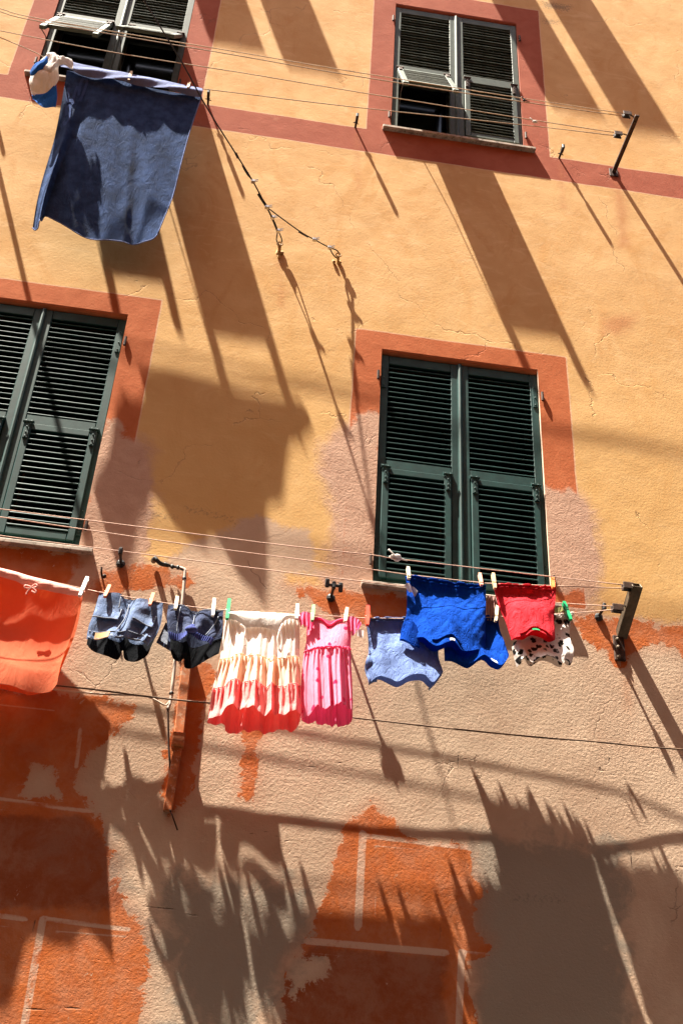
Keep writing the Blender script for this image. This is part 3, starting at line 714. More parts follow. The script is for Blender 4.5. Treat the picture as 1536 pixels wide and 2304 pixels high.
# small bent iron near the left sill, and the iron pipe stub with a wire
a = P(231, 1300); m = MB(); m.tube(smooth_path([a + np.array([0, .01, 0]), a + np.array([-.004, -.05, .0]), a + np.array([-.008, -.06, .03])]), .006, 6); m.ball(a + np.array([.012, -.03, -.006]), .013)
tag(m.build('iron_spike', MAT['iron'], loc=a), 'short rusty spike in the wall below the lower left sill', 'spike')
cond = empty('cable_conduit', P(415, 1290), 'thin pale conduit pipe bending down the wall behind the dark shorts', 'conduit')
m = MB(); m.tube(smooth_path([P(346, 1262, .02), P(350, 1258, .12), P(362, 1268, .10), P(378, 1272, .06), P(400, 1277, .05), P(414, 1283, .05)], 4), [.016] * 5 + [.012] * 8 + [.007] * 8, 8); m.build('bent_stub', MAT['blackp'], cond)
m = MB(); m.tube(smooth_path([P(402, 1277, .05), P(413, 1281, .05), P(416, 1292, .05), P(408, 1380, .05), P(396, 1470, .05), P(386, 1565, .05), P(378, 1596, .06)], 5), .0095, 8); m.build('pipe', MAT['pipe'], cond, True)
m = MB()
for q_ in ((372, 1270), (388, 1275), (401, 1277)): m.ball(P(*q_, .05), .013)
m.ball(P(415, 1302, .05), .013); m.ball(P(386, 1560, .05), .013); m.build('clip', MAT['blackp'], cond)
m = MB(); m.tube(smooth_path([P(378, 1596, .06), P(380, 1680, .04), P(383, 1730, .04), P(379, 1800, .03)], 5), .006, 6); m.build('lower_wire', MAT['iron'], cond)
# square trunking painted over in orange
tk = empty('cable_trunking', P(405, 1640), 'square orange painted cable trunking with a collar, fixed on the flaking wall', 'trunking')
def trunk(name, pa, pb, wd, dp, mat='trunk'):
    a = P(*pa); b = P(*pb); dd = Vector(b - a); Rk = dd.to_track_quat('Z', 'Y').to_matrix(); L_ = dd.length
    mb = MB(); v = []
    nrm = Vector((0, -1, 0)); ax = dd.normalized(); sd = ax.cross(nrm).normalized()
    for t in (0, 1):
        for (i, j) in ((-1, -.1), (1, -.1), (1, 1), (-1, 1)):
            p = Vector(a) + dd * t + sd * (i * wd / 2) + nrm * (j * dp); v.append(p)
    mb.add(v, [(0, 1, 2, 3), (7, 6, 5, 4), (0, 4, 5, 1), (1, 5, 6, 2), (2, 6, 7, 3), (3, 7, 4, 0)])
    o = mb.build(name, MAT[mat], tk)
    md = o.modifiers.new('bevel', 'BEVEL'); md.width = .005; md.segments = 2
trunk('trunk', (424, 1462), (402, 1662), .052, .038); trunk('trunk', (402, 1672), (377, 1828), .044, .032); trunk('collar', (404, 1655), (399, 1685), .064, .050)
m = MB(); m.tube(smooth_path([P(380, 1815, .03), P(388, 1835, .08), P(400, 1868, .05)], 3), .004, 5); m.build('wire_tail', MAT['iron'], tk)
# dark cable along the wall and the thin white cable that leaves it
KB = [(-1100, 1440, .12), (-200, 1512, .14), (0, 1530, .14), (100, 1540, .134), (200, 1550, .129), (300, 1563, .126), (400, 1575, .124), (560, 1590, .128), (768, 1612, .132), (1000, 1638, .126), (1200, 1658, .131), (1330, 1668, .122), (1450, 1680, .107), (1700, 1702, .10), (2900, 1822, .11)]
rope('wall_cable', KB, .0046, 'cable', 'dark brown cable strung across the bare plaster under the washing', 'cable')
rope('thin_cable', [(-150, 1525, .13), (0, 1537, .13), (100, 1548, .12), (220, 1561, .11), (320, 1566, .10), (350, 1575, .08), (365, 1584, .07), (375, 1586, .06), (380, 1580, .06)], .0045, 'whitecable', 'thin pale cable hanging beside the dark cable and looping to the conduit', 'cable')
# steel span wire with its forked end
QK = .52
tp = [(629, 545, .06), (612, 488, .36), (600, 466, QK), (569, 408, .70), (532, 348, .90), (488, 279, 1.14), (450, 215, 1.38), (410, 141, 1.68), (325, 2, 2.30), (200, -205, 3.4), (60, -430, 5.0)]
sw = empty('span_wire', P(600, 466, QK), 'dark steel span wire forking to two eye bolts in the yellow wall', 'wire')
m = MB(); m.tube(smooth_path([P(*p) for p in tp[2:]], 3), .0050, 6); m.build('main_wire', MAT['wire'], sw, True)
m = MB(); m.tube(smooth_path([P(600, 466, QK), P(613, 490, .36), P(624, 518, .20), P(622, 540, .08), P(630, 552, .05), P(634, 540, .08), P(626, 518, .20)], 4), .0045, 6)
m.tube(smooth_path([P(600, 466, QK), P(612, 492, .35), P(622, 517, .21)], 3), .0045, 5)
m.tube(smooth_path([P(600, 466, QK), P(672, 519, .29), P(707, 539, .20), P(741, 557, .12), P(757, 563, .08), P(764, 574, .05), P(759, 581, .05), P(750, 574, .07), P(741, 558, .12)], 4), .0045, 6)
m.tube(smooth_path([P(600, 466, QK), P(569, 408, .70), P(556, 392, .76), P(545, 372, .83)], 3), .0050, 5); m.build('fork_wire', MAT['wire'], sw, True)
m = MB(); m.tube([P(603, 470, .50), P(581, 436, .60)], .010, 6); m.tube([P(536, 356, .87), P(530, 344, .91)], .009, 6); m.tube([P(693, 533, .23), P(672, 521, .29)], .008, 6); m.build('wire_binding', MAT['wire'], sw)
for (x_, y_, k_) in ((569, 408, .70), (600, 466, QK), (613, 489, .36), (625, 519, .20), (707, 539, .20), (741, 557, .12)):
    c = P(x_, y_, k_); m = MB(); m.box((c[0] - .012, c[1] - .012, c[2] - .012), (c[0] + .016, c[1] + .012, c[2] + .012), .003)
    for t in (-.007, .009): m.tube([c + np.array([.01, -.004, t]), c + np.array([.034, -.012, t + .006])], .004, 6)
    m.build('wire_clamp', MAT['steel'], sw)
def eyebolt(px, py, px2, py2, label, big):
    a = P(px, py); e = P(px2, py2, .07); o = empty('eye_bolt', a, label, 'eye bolt', 'iron anchors of the span wire')
    m = MB(); m.tube([a + np.array([0, .01, 0]), (a + e) / 2, e], .013 if big else .009, 7); m.build('shank', MAT['plug'], o)
    m = MB(); th = np.linspace(0, 6.283, 11); m.tube([e + np.array([.018 * math.cos(t), 0, .018 * math.sin(t) + .014]) for t in th], .0055, 6); m.build('ring', MAT['plug'], o)
    m = MB()
    for _ in range(5 if big else 2): m.ball(a + np.array([random.uniform(-.03, .02), -.008, random.uniform(-.02, .06)]), .014, (1, .7, 1.3), 6, 4)
    m.build('mortar_plug', MAT['plug'], o)
eyebolt(627, 580, 629, 552, 'knobbly yellow painted eye bolt under the left fork of the span wire', True)
eyebolt(760, 592, 761, 577, 'small yellow painted eye bolt under the right fork of the span wire', False)

# ------------------------------------------------------------------ cloth
def interp_poly(pts, n):
    p = np.array(pts, float); s = np.r_[0, np.cumsum(np.hypot(*np.diff(p, axis=0).T))]; s /= s[-1]
    return lambda t: np.stack([np.interp(t, s, p[:, i]) for i in range(p.shape[1])], -1)
def sm(pts):
    """soften a polyline (Catmull-Rom through its points)"""
    if len(pts) < 3: return pts
    return [tuple(q) for q in smooth_path([np.array(p, float) for p in pts], 5)]
class Cloth:
    """sheet spanned by four outlines given as photograph pixels, at depth k(px) with a fold field f(u,v) in survey units"""
    def __init__(s, T, B, L, R, k, f=None, soft=True):
        s.k = k if callable(k) else (lambda px: k)
        s.f = f
        cv = lambda pts: [(P(px, py, s.k(px))[0], P(px, py, s.k(px))[2], s.k(px)) for px, py in pts]
        q = (sm if soft else (lambda a: a))
        s.T, s.B, s.L, s.R = [interp_poly(q(cv(a)), 1) for a in (T, B, L, R)]
    def at(s, u, v, off=0.0):
        u = np.asarray(u, float); v = np.asarray(v, float); u_, v_ = u[..., None], v[..., None]
        T0, T1, B0, B1 = s.T(np.zeros(1))[0], s.T(np.ones(1))[0], s.B(np.zeros(1))[0], s.B(np.ones(1))[0]
        X = (1 - v_) * s.T(u) + v_ * s.B(u) + (1 - u_) * s.L(v) + u_ * s.R(v) - ((1 - u_) * (1 - v_) * T0 + u_ * (1 - v_) * T1 + (1 - u_) * v_ * B0 + u_ * v_ * B1)
        k = X[..., 2] + (s.f(u, v) if s.f else 0.0) + off
        # slide along the line of sight a little so that the outline is kept where folds come forward
        return np.stack([X[..., 0], -k * S, X[..., 1]], -1)
    def mesh(s, mb, u0=0, u1=1, v0=0, v1=1, nu=40, nv=40, off=0.0, dz=None):
        U, Vv = np.meshgrid(np.linspace(u0, u1, nu + 1), np.linspace(v0, v1, nv + 1))
        p = s.at(U, Vv, off(U, Vv) if callable(off) else off)
        if dz is not None: p[..., 2] += dz(U, Vv) * S
        i = np.arange(p.shape[0] * p.shape[1]).reshape(p.shape[:2])
        f = np.stack([i[:-1, :-1], i[1:, :-1], i[1:, 1:], i[:-1, 1:]], -1).reshape(-1, 4)
        mb.add([tuple(x) for x in p.reshape(-1, 3)], [tuple(int(j) for j in t) for t in f]); return mb
    def path(s, uv, off=.012, n=10):
        f = interp_poly(uv, 1); t = np.linspace(0, 1, n); q = f(t)
        return list(s.at(q[:, 0], q[:, 1], off))
    def hem(s, name, uv, r, mat, parent, off=.004, n=24):
        m = MB(); m.tube(s.path(uv, off, n), r, 5); return m.build(name, mat, parent, True)
def part(name, cl, mat, parent, **kw): return cl.mesh(MB(), **kw).build(name, mat, parent, True, fix=False)
def zz(pts, ox, oy, sc_): return [(ox + a * sc_, oy + b * sc_) for a, b in pts]
ss = lambda x, a, b: (lambda t: t * t * (3 - 2 * t))(np.clip((x - a) / (b - a), 0, 1))
bell = lambda u: np.sin(np.pi * np.clip(u, 0, 1)) ** .6

# --- big towel
z1_ = lambda pts: zz(pts, 0, 0, .35156)
tw = empty('towel', P(300, 180, .56), 'big navy blue bath towel with a pale folded top edge on the upper clothesline', 'towel')
def ftow(u, v):
    o = -.03 * v - .10 * v * v * bell(u) + .07 * np.exp(-((u - .11) / .045) ** 2) * ss(v, .2, .7) - .09 * ss(u, .09, 0.0) * ss(v, .1, .5)
    o = o - .045 * np.exp(-((u - .19) / .05) ** 2) * ss(v, .0, .4)
    dg = u - .28 * v
    o = o + .030 * ss(v, .3, .8) * np.sin(22 * dg + 1.5 * np.sin(5 * v)) * (.4 + .6 * u) + .022 * np.exp(-((dg - .50) / .04) ** 2) * ss(v, .1, .45) + .03 * np.exp(-((dg - .62) / .05) ** 2) * ss(v, .35, .8)
    o = o + .010 * wave(u * 14 - v * 5, v * 6 + u * 3, 21, 9, .6, 2.2) * ss(v, .2, .6) + .006 * wave(u * 34 + v * 6, v * 22 - u * 8, 22, 12, .8, 2.2) * ss(v, .3, .8)
    return o
tow = Cloth(z1_([(430, 450), (700, 500), (1000, 570), (1290, 620)]), z1_([(205, 1400), (245, 1440), (275, 1330), (340, 1350), (470, 1430), (620, 1480), (800, 1515), (960, 1525), (1010, 1500)]),
            z1_([(430, 450), (400, 620), (350, 830), (300, 1000), (235, 1230), (205, 1400)]), z1_([(1290, 620), (1210, 860), (1110, 1230), (1010, 1500)]), .56, ftow)
part('sheet', tow, MAT['towel'], tw, nu=110, nv=110)
ftop = Cloth(z1_([(370, 380), (440, 385), (520, 410), (830, 470), (1290, 565)]), z1_([(395, 440), (470, 470), (560, 500), (900, 560), (1150, 605), (1285, 628)]), z1_([(370, 380), (380, 420), (395, 440)]), z1_([(1290, 565), (1298, 590), (1285, 628)]), .585,
             lambda u, v: .042 * ss(v, 0, .8) * (.35 + .65 * bell(u)) + .02 * np.sin(np.pi * v) ** .7 + .02 * np.sin(18 * u + 7 * v) * v + .012 * wave(u * 20, v * 5, 31, 6, .6, 2))
part('folded_edge', ftop, MAT['towelback'], tw, nu=70, nv=14)
tow.hem('hem', [(0, 1), (.2, 1), (.5, 1), (1, 1)], .004, MAT['towelback'], tw, n=60); tow.hem('hem', [(1, 0), (1, .5), (1, 1)], .004, MAT['towelback'], tw, n=40)
def stroke(cl, pts, wd, mb, n=30):
    f = interp_poly(sm(pts), 1); t = np.linspace(0, 1, n); q = f(t); tg = np.gradient(q, axis=0); asp = 1.0
    nrm = np.stack([-tg[:, 1], tg[:, 0]], -1); nrm /= np.linalg.norm(nrm, axis=1)[:, None] + 1e-9
    a = q + nrm * wd; b = q - nrm * wd
    A_ = cl.at(np.clip(a[:, 0], 0, 1), np.clip(a[:, 1], 0, 1), .006); B_ = cl.at(np.clip(b[:, 0], 0, 1), np.clip(b[:, 1], 0, 1), .006)
    v = [tuple(x) for x in A_] + [tuple(x) for x in B_]
    mb.add(v, [(i, i + 1, n + i + 1, n + i) for i in range(n - 1)])
m = MB()
stroke(tow, [(.065, .30), (.050, .25), (.075, .24), (.085, .28), (.095, .335), (.07, .36), (.05, .335)], .011, m)       # a sideways S
stroke(tow, [(.035, .12), (.045, .22)], .012, m); stroke(tow, [(.10, .10), (.085, .20), (.10, .225)], .011, m); stroke(tow, [(.035, .20), (.10, .205)], .010, m)
stroke(tow, [(.125, .165), (.12, .06), (.15, .04), (.165, .08), (.15, .20)], .011, m)
m.build('lettering', MAT['print'], tw, fix=False)

# --- bunched garment left of the towel
bg_ = empty('bunched_garment', P(105, 180, .6), 'small bunched white and blue garment hanging beside the blue towel', 'garment')
gm = Cloth(z1_([(225, 410), (280, 370), (340, 345), (385, 385)]), z1_([(205, 610), (250, 620), (300, 620), (360, 545)]), z1_([(225, 410), (195, 500), (190, 540), (205, 610)]), z1_([(385, 385), (375, 450), (380, 500), (360, 545)]), .62,
           lambda u, v: .07 * bell(u) * np.sin(np.pi * np.clip(v * .9 + .08, 0, 1)) + .07 * wave(u * 6, v * 7, 41, 8, .6, 1.8) + .05 * np.abs(wave(u * 11 + 4 * v, v * 10 - 3 * u, 45, 8, .6, 1.8)))
part('white_body', gm, MAT['white'], bg_, nu=36, nv=36)
gm2 = Cloth(z1_([(205, 605), (260, 622), (310, 610), (362, 540)]), z1_([(215, 640), (250, 690), (295, 712), (358, 690)]), z1_([(205, 605), (208, 625), (215, 640)]), z1_([(362, 540), (368, 620), (358, 690)]), .60, lambda u, v: .05 * bell(u) + .02 * wave(u * 5, v * 5, 42, 6, .6, 2))
part('blue_hem', gm2, MAT['bluew'], bg_, nu=24, nv=14)
gm3 = Cloth(z1_([(230, 405), (270, 390), (300, 360), (310, 350)]), z1_([(200, 490), (235, 470), (270, 455), (300, 430)]), z1_([(230, 405), (195, 450), (200, 490)]), z1_([(310, 350), (318, 390), (300, 430)]), .70, lambda u, v: .05 * bell(u) * bell(v) + .03 * wave(u * 8, v * 8, 43, 8, .6, 2))
part('blue_panel', gm3, MAT['bluew'], bg_, nu=24, nv=16)
gm4 = Cloth(z1_([(300, 350), (345, 340), (400, 370), (460, 385)]), z1_([(270, 450), (330, 470), (390, 420), (465, 440)]), z1_([(300, 350), (300, 400), (270, 450)]), z1_([(460, 385), (472, 410), (465, 440)]), .70, lambda u, v: .06 * bell(u) * bell(v) + .05 * wave(u * 8, v * 8, 44, 8, .6, 2) + .05 * np.abs(wave(u * 13, v * 9, 46, 8, .6, 2)))
part('white_knot', gm4, MAT['white'], bg_, nu=30, nv=18)

# --- salmon cloth
z5 = lambda pts: zz(pts, 0, 1180, .35156)
sal = empty('salmon_garment', P(60, 1300, .22), 'salmon orange garment with a pink drawstring hem at the left end of the line', 'garment')
def fsal(u, v):
    o = -.06 * np.sin(np.pi * np.clip(v * 1.25, 0, 1)) * (.4 + .6 * bell(u)) +   .13 * ss(v, .50, 1.0) * (.75 + .25 * np.sin(5 * u)) + .02 * wave(u * 7, v * 4, 51, 7, .6, 2) * v
    return o + .03 * np.sin(16 * u + 3 * v) * ss(v, .55, 1) * .6
kS = lambda px: np.interp(px, [-220, -70, -15, 15, 100, 190], [.245, .235, .17, .175, .215, .255])
sc1 = Cloth([(-220, 1240), (0, 1292), (90, 1325), (182, 1342)], [(-220, 1520), (0, 1548), (60, 1562), (110, 1562), (130, 1545)], [(-220, 1240), (-225, 1400), (-220, 1520)], [(182, 1342), (172, 1390), (160, 1430), (140, 1490), (130, 1545)], kS, fsal)
part('body', sc1, MAT['salmon'], sal, nu=70, nv=50)
part('rear_layer', Cloth([(-200, 1240), (0, 1290), (187, 1340)], [(-200, 1500), (40, 1552), (60, 1562), (118, 1560)], [(-200, 1240), (-200, 1500)], [(187, 1340), (172, 1420), (142, 1500), (118, 1560)], lambda px: kS(px) - .10, lambda u, v: .06 * v * np.sin(7 * u)), MAT['salmon'], sal, nu=40, nv=30)
sc2 = Cloth([(-220, 1226), (0, 1277), (80, 1299), (190, 1327)], [(-220, 1248), (0, 1297), (60, 1318), (120, 1332), (182, 1343)], [(-220, 1226), (-220, 1248)], [(190, 1327), (192, 1335), (182, 1343)], lambda px: kS(px) + .02, lambda u, v: .03 * np.sin(np.pi * v) + .004 * np.sin(60 * u * (1 + .2 * v)) * v + .01 * wave(u * 30, v * 4, 52, 6, .6, 2))
part('drawstring_hem', sc2, MAT['salmonhem'], sal, nu=90, nv=10)
m = MB()
for pts in ([(72, 1321), (58, 1317), (57, 1323), (70, 1324)], [(72, 1321), (80, 1314), (84, 1320), (73, 1323)], [(71, 1322), (62, 1332), (60, 1338)], [(73, 1322), (82, 1330), (79, 1334), (72, 1330)]): m.tube(smooth_path([P(a, b, kS(a) + .07) for a, b in pts], 4), .0045, 5)
m.build('bow', MAT['salmonhem'], sal, True)

# --- denim shorts, hung by the legs
def kD(px): return np.interp(px, [0, 199, 240, 400, 503, 828, 1095, 1300], [.22, .27, .345, .355, .35, .35, .31, .33])
sh = empty('denim_shorts', P(280, 1345, .26), 'light blue denim shorts with a tan leather patch, hung upside down', 'shorts')
def fsh(seed):
    def f(u, v):
        o = .11 * v * bell(u) + .035 * np.sin(12 * u + 2.5 * v) * (.3 + v) * .8 - .05 * np.exp(-((u - .5) / .07) ** 2) * (1 - .5 * v)
        return o + .016 * wave(u * 9, v * 6, seed, 8, .6, 2) + .012 * wave(u * 16 + 4 * v, v * 13 - 5 * u, seed + 1, 8, .7, 2)
    return f
s1 = Cloth(z5([(638, 435), (700, 438), (768, 440), (800, 470), (830, 485), (880, 475), (950, 480), (1045, 500)]), z5([(556, 750), (640, 765), (745, 772), (800, 757), (870, 768), (945, 795)]), z5([(638, 435), (605, 560), (570, 660), (556, 750)]), z5([(1045, 500), (1035, 600), (995, 720), (945, 795)]), kD, fsh(61))
part('front', s1, MAT['denim'], sh, nu=60, nv=44, v1=.84)
part('waistband', s1, MAT['denim'], sh, nu=60, nv=8, v0=.835, off=.018)
s1b = Cloth(z5([(640, 437), (830, 480), (1043, 502)]), z5([(556, 770), (600, 822), (690, 852), (757, 868), (786, 800), (800, 862), (870, 882), (940, 850), (965, 800)]), z5([(640, 437), (590, 600), (556, 770)]), z5([(1043, 502), (1030, 640), (965, 800)]), lambda px: kD(px) - .10, lambda u, v: .02 * np.sin(8 * u) * v)
part('back', s1b, MAT['denim'], sh, nu=50, nv=30, v1=.74); part('lining', s1b, MAT['lining'], sh, nu=50, nv=14, v0=.72, off=.012)
part('pocket', s1, MAT['denim'], sh, u0=.02, u1=.40, v0=.30, v1=.56, nu=18, nv=12, off=lambda u, v: .012 + .03 * ss(v, .35, .56))
part('pocket', s1, MAT['denim'], sh, u0=.62, u1=.92, v0=.36, v1=.62, nu=18, nv=12, off=lambda u, v: .012 + .03 * ss(v, .4, .62))
for uv in ([(.02, .56), (.40, .56)], [(.40, .30), (.40, .56)], [(.62, .55), (.92, .63)], [(.92, .36), (.92, .62)], [(.50, .08), (.49, .5), (.44, .83)], [(.34, .08), (.35, .30)], [(.03, .84), (.45, .84)], [(.45, .84), (.97, .84)], [(.84, .2), (.86, .36)], [(.02, .97), (.98, .97)]):
    s1.hem('seam', uv, .0035, MAT['stitch'], sh, off=.042 if uv[0][1] in (.56, .55) else .022, n=16)
for uu in (.06, .44, .60, .88): part('belt_loop', s1, MAT['denim'], sh, u0=uu, u1=uu + .035, v0=.80, v1=1.0, nu=3, nv=6, off=.034)
part('leather_patch', s1, MAT['leather'], sh, u0=.13, u1=.36, v0=.85, v1=.985, nu=10, nv=5, off=.028)
sh2 = empty('denim_shorts', P(435, 1360, .27), 'dark navy shorts with a gathered elastic waist, hung upside down', 'shorts')
s2 = Cloth(z5([(1078, 515), (1130, 512), (1185, 516), (1225, 545), (1260, 558), (1310, 545), (1370, 545), (1430, 545)]), z5([(1085, 745), (1130, 760), (1180, 760), (1215, 745), (1280, 765), (1345, 790)]), z5([(1078, 515), (1068, 620), (1085, 745)]), z5([(1430, 545), (1415, 660), (1345, 790)]), kD, fsh(66))
part('front', s2, MAT['denim2'], sh2, nu=60, nv=44, v1=.83)
part('waistband', s2, MAT['navyrib'], sh2, nu=120, nv=8, v0=.82, off=lambda u, v: .015 + .010 * np.sin(140 * u))
s2b = Cloth(z5([(1080, 520), (1250, 556), (1428, 550)]), z5([(1078, 760), (1105, 865), (1150, 885), (1178, 860), (1182, 910), (1230, 915), (1310, 880), (1400, 840)]), z5([(1080, 520), (1070, 640), (1078, 760)]), z5([(1428, 550), (1425, 700), (1400, 840)]), lambda px: kD(px) - .11, lambda u, v: .03 * np.sin(8 * u) * v)
part('back', s2b, MAT['denim2'], sh2, nu=50, nv=30, v1=.66); part('lining', s2b, MAT['lining'], sh2, nu=50, nv=18, v0=.64, off=.012)
pk = Cloth(z5([(1062, 625), (1075, 640), (1085, 660)]), z5([(1000, 765), (1040, 790), (1090, 820)]), z5([(1062, 625), (1030, 700), (1000, 765)]), z5([(1085, 660), (1090, 740), (1090, 820)]), lambda px: kD(px) - .03, lambda u, v: .03 * v)
part('pocket', pk, MAT['denim2'], sh2, nu=12, nv=14); part('pocket_lining', pk, MAT['stitch'], sh2, nu=6, nv=8, u0=.2, u1=.75, v0=.35, v1=.86, off=.02)
for uv in ([(.50, .06), (.49, .8)], [(.22, .1), (.18, .8)], [(.92, .2), (.80, .8)], [(.02, .05), (.98, .05)]): s2.hem('seam', uv, .003, MAT['stitch'], sh2, off=.018, n=16)
m = MB(); m.ball(np.array(s2.at(.50, .86, .05)), .026, (1.3, .7, .8)); m.tube(smooth_path([s2.at(.5, .86, .06), s2.at(.53, .72, .06), s2.at(.50, .66, .05), s2.at(.48, .72, .06), s2.at(.5, .86, .06)], 4), .006, 5); m.build('drawstring', MAT['navyrib'], sh2, True)

# --- tiered skirt
z6 = lambda pts: zz(pts, 440, 1180, .3385)
sk = empty('tiered_skirt', P(590, 1380, .29), 'tiered cream, peach and coral skirt with a folded waistband', 'skirt')
def pleat(u, v, n, ph, am, seed):
    w_ = np.sin(2 * np.pi * n * (u + .03 * np.sin(9 * u + ph) + .025 * np.sin(17 * u + 2.2 * ph)) + ph + .5 * v)
    return am * .8 * w_ + am * .35 * np.sin(2 * np.pi * n * 2.3 * u + 1.7 * ph + v)
kSk = lambda px: .345 + .01 * (px - 500) / 180
Lk = [(203, 600), (180, 740), (160, 890), (135, 1000), (110, 1110), (92, 1230), (78, 1320)]; Rk = [(688, 605), (692, 760), (690, 910), (696, 1010), (698, 1110), (703, 1200), (700, 1285)]
skb = Cloth(z6([(203, 600), (450, 610), (688, 605)]), z6([(78, 1320), (150, 1318), (215, 1275), (290, 1290), (350, 1290), (400, 1320), (460, 1335), (500, 1318), (580, 1330), (630, 1300), (700, 1285)]), z6(Lk), z6(Rk), kSk,
            lambda u, v: .21 * v * bell(u) ** .6 + pleat(u, v, 4.6, .9, .006 + .055 * v ** 1.4, 0) * bell(u) ** .5 + .010 * wave(u * 30, v * 9, 77, 10, .6, 2) * ss(v, .3, .9))
part('top_tier', skb, MAT['cream'], sk, nu=110, nv=26, v0=.02, v1=.455, off=lambda u, v: .012 * np.sin(95 * u + 3 * np.sin(7 * u)) * ss(v, .42, .02) * .8)
part('middle_tier', skb, MAT['peach'], sk, nu=140, nv=22, v0=.44, v1=.735, off=lambda u, v: .012 + .016 * np.sin(110 * u + 4 * np.sin(6 * u)) * ss(v, .70, .45))
part('bottom_tier', skb, MAT['coral'], sk, nu=150, nv=20, v0=.72, v1=1.0, off=lambda u, v: .022 + .018 * np.sin(120 * u + 4 * np.sin(5 * u)) * ss(v, .99, .74) + .02 * ss(v, .9, 1.0))
skr = Cloth(z6([(206, 590), (450, 600), (688, 600)]), z6([(85, 1318), (195, 1330), (205, 1365), (290, 1375), (385, 1365), (455, 1375), (520, 1370), (600, 1367), (670, 1360), (700, 1290)]), z6(Lk), z6(Rk), lambda px: kSk(px) - .012,
            lambda u, v: -.03 * v * bell(u) + pleat(u, v, 5.2, 2.2, .045 * v, 0) * bell(u) ** .5)
part('rear_layer', skr, MAT['cream'], sk, nu=70, nv=20, v0=.02, v1=.46); part('rear_layer', skr, MAT['peach'], sk, nu=70, nv=16, v0=.46, v1=.74); part('rear_layer', skr, MAT['coral'], sk, nu=90, nv=18, v0=.74, v1=1.0)
wb = Cloth(z6([(203, 572), (450, 580), (690, 598)]), z6([(205, 630), (260, 640), (300, 665), (330, 695), (420, 690), (500, 708), (552, 715), (580, 660), (620, 635), (688, 640)]), z6([(203, 572), (203, 600), (205, 630)]), z6([(690, 598), (692, 620), (688, 640)]), lambda px: kSk(px) + .03, lambda u, v: .03 * np.sin(np.pi * v) + .012 * wave(u * 18, v * 6, 72, 8, .6, 2) + .03 * v * bell(u) - .06 * np.abs(wave(u * 26, u * 0, 74, 7, .6, 2.2)) * ss(v, .4, 0))
part('waistband', wb, MAT['white'], sk, nu=70, nv=18)
for vv in (.45, .73): skb.hem('seam', [(0, vv), (1, vv)], .0025, MAT['peach' if vv < .5 else 'coral'], sk, off=.03, n=90)
m = MB()
for pts in ([(300, 665), (330, 700), (322, 760), (330, 810)], [(580, 660), (558, 710), (546, 770), (560, 840)], [(560, 700), (575, 780), (565, 850)]): m.tube(smooth_path([P(*z6([q])[0], .47) for q in pts], 5), .006, 5)
m.build('tie', MAT['cream'], sk, True)

# --- pink dress
dr = empty('dress', P(745, 1395, .30), 'pink strawberry print dress with ruffled sleeves and a gathered waist', 'dress')
bod = Cloth(z6([(720, 600), (770, 625), (830, 610), (890, 650), (950, 625), (1010, 625), (1060, 650)]), z6([(720, 850), (830, 845), (930, 842), (1030, 832)]), z6([(720, 600), (748, 700), (735, 780), (720, 850)]), z6([(1060, 650), (1030, 720), (1028, 780), (1030, 832)]), .36,
            lambda u, v: .10 * v * bell(u) + .015 * wave(u * 8, v * 6, 81, 8, .6, 2) - .03 * (1 - v) * bell(u))
part('bodice', bod, MAT['pink'], dr, nu=50, nv=30)
skp = Cloth(z6([(720, 848), (830, 843), (930, 840), (1030, 830)]), z6([(702, 1300), (760, 1290), (785, 1265), (820, 1268), (860, 1290), (905, 1270), (960, 1250), (1010, 1262), (1040, 1300)]), z6([(720, 848), (705, 980), (698, 1150), (702, 1300)]), z6([(1030, 830), (1035, 980), (1042, 1150), (1040, 1300)]), .36,
            lambda u, v: .10 * bell(u) + .12 * v * bell(u) + pleat(u, v, 4.1, 2.0, .008 + .05 * v, 1) * bell(u) ** .5 + .010 * np.sin(85 * u + 4 * np.sin(6 * u)) * ss(v, .5, 0))
part('skirt', skp, MAT['pink'], dr, nu=110, nv=44)
skq = Cloth(z6([(722, 850), (1028, 835)]), z6([(702, 1300), (770, 1318), (800, 1305), (840, 1325), (900, 1328), (950, 1330), (1010, 1333), (1040, 1300)]), z6([(722, 850), (700, 1100), (702, 1300)]), z6([(1028, 835), (1042, 1100), (1040, 1300)]),   .345, lambda u, v: -.03 * v * bell(u) + pleat(u, v, 4.6, .7, .035 * v, 2) * bell(u) ** .5)
part('rear_layer', skq, MAT['ruffle'], dr, nu=70, nv=24)
part('rear_bodice', Cloth(z6([(740, 612), (830, 618), (890, 640), (960, 630), (1040, 640)]), z6([(722, 850), (1028, 835)]), z6([(740, 612), (735, 780), (722, 850)]), z6([(1040, 640), (1030, 780), (1028, 835)]), .345), MAT['ruffle'], dr, nu=20, nv=14)
fr_ = lambda seed: (lambda u, v: .03 * bell(u) + .035 * v * np.sin(26 * u + seed) + .02 * wave(u * 7, v * 5, seed, 6, .6, 2))
part('sleeve', Cloth(z6([(690, 592), (730, 590), (785, 608)]), z6([(690, 660), (705, 680), (735, 690), (760, 712), (778, 690)]), z6([(690, 592), (684, 630), (690, 660)]), z6([(785, 608), (788, 650), (778, 690)]), .38, fr_(83)), MAT['ruffle'], dr, nu=40, nv=16)
part('sleeve', Cloth(z6([(1010, 618), (1050, 622), (1080, 640), (1100, 665)]), z6([(1020, 690), (1035, 735), (1055, 740), (1062, 700), (1085, 690), (1100, 672)]), z6([(1010, 618), (1012, 650), (1020, 690)]), z6([(1100, 665), (1102, 669), (1100, 672)]), .38, fr_(84)), MAT['ruffle'], dr, nu=40, nv=16)
bod.hem('neckline', [(.10, .02), (.30, .05), (.48, .10), (.66, .03), (.80, .02)], .006, MAT['ruffle'], dr, off=.012, n=24)
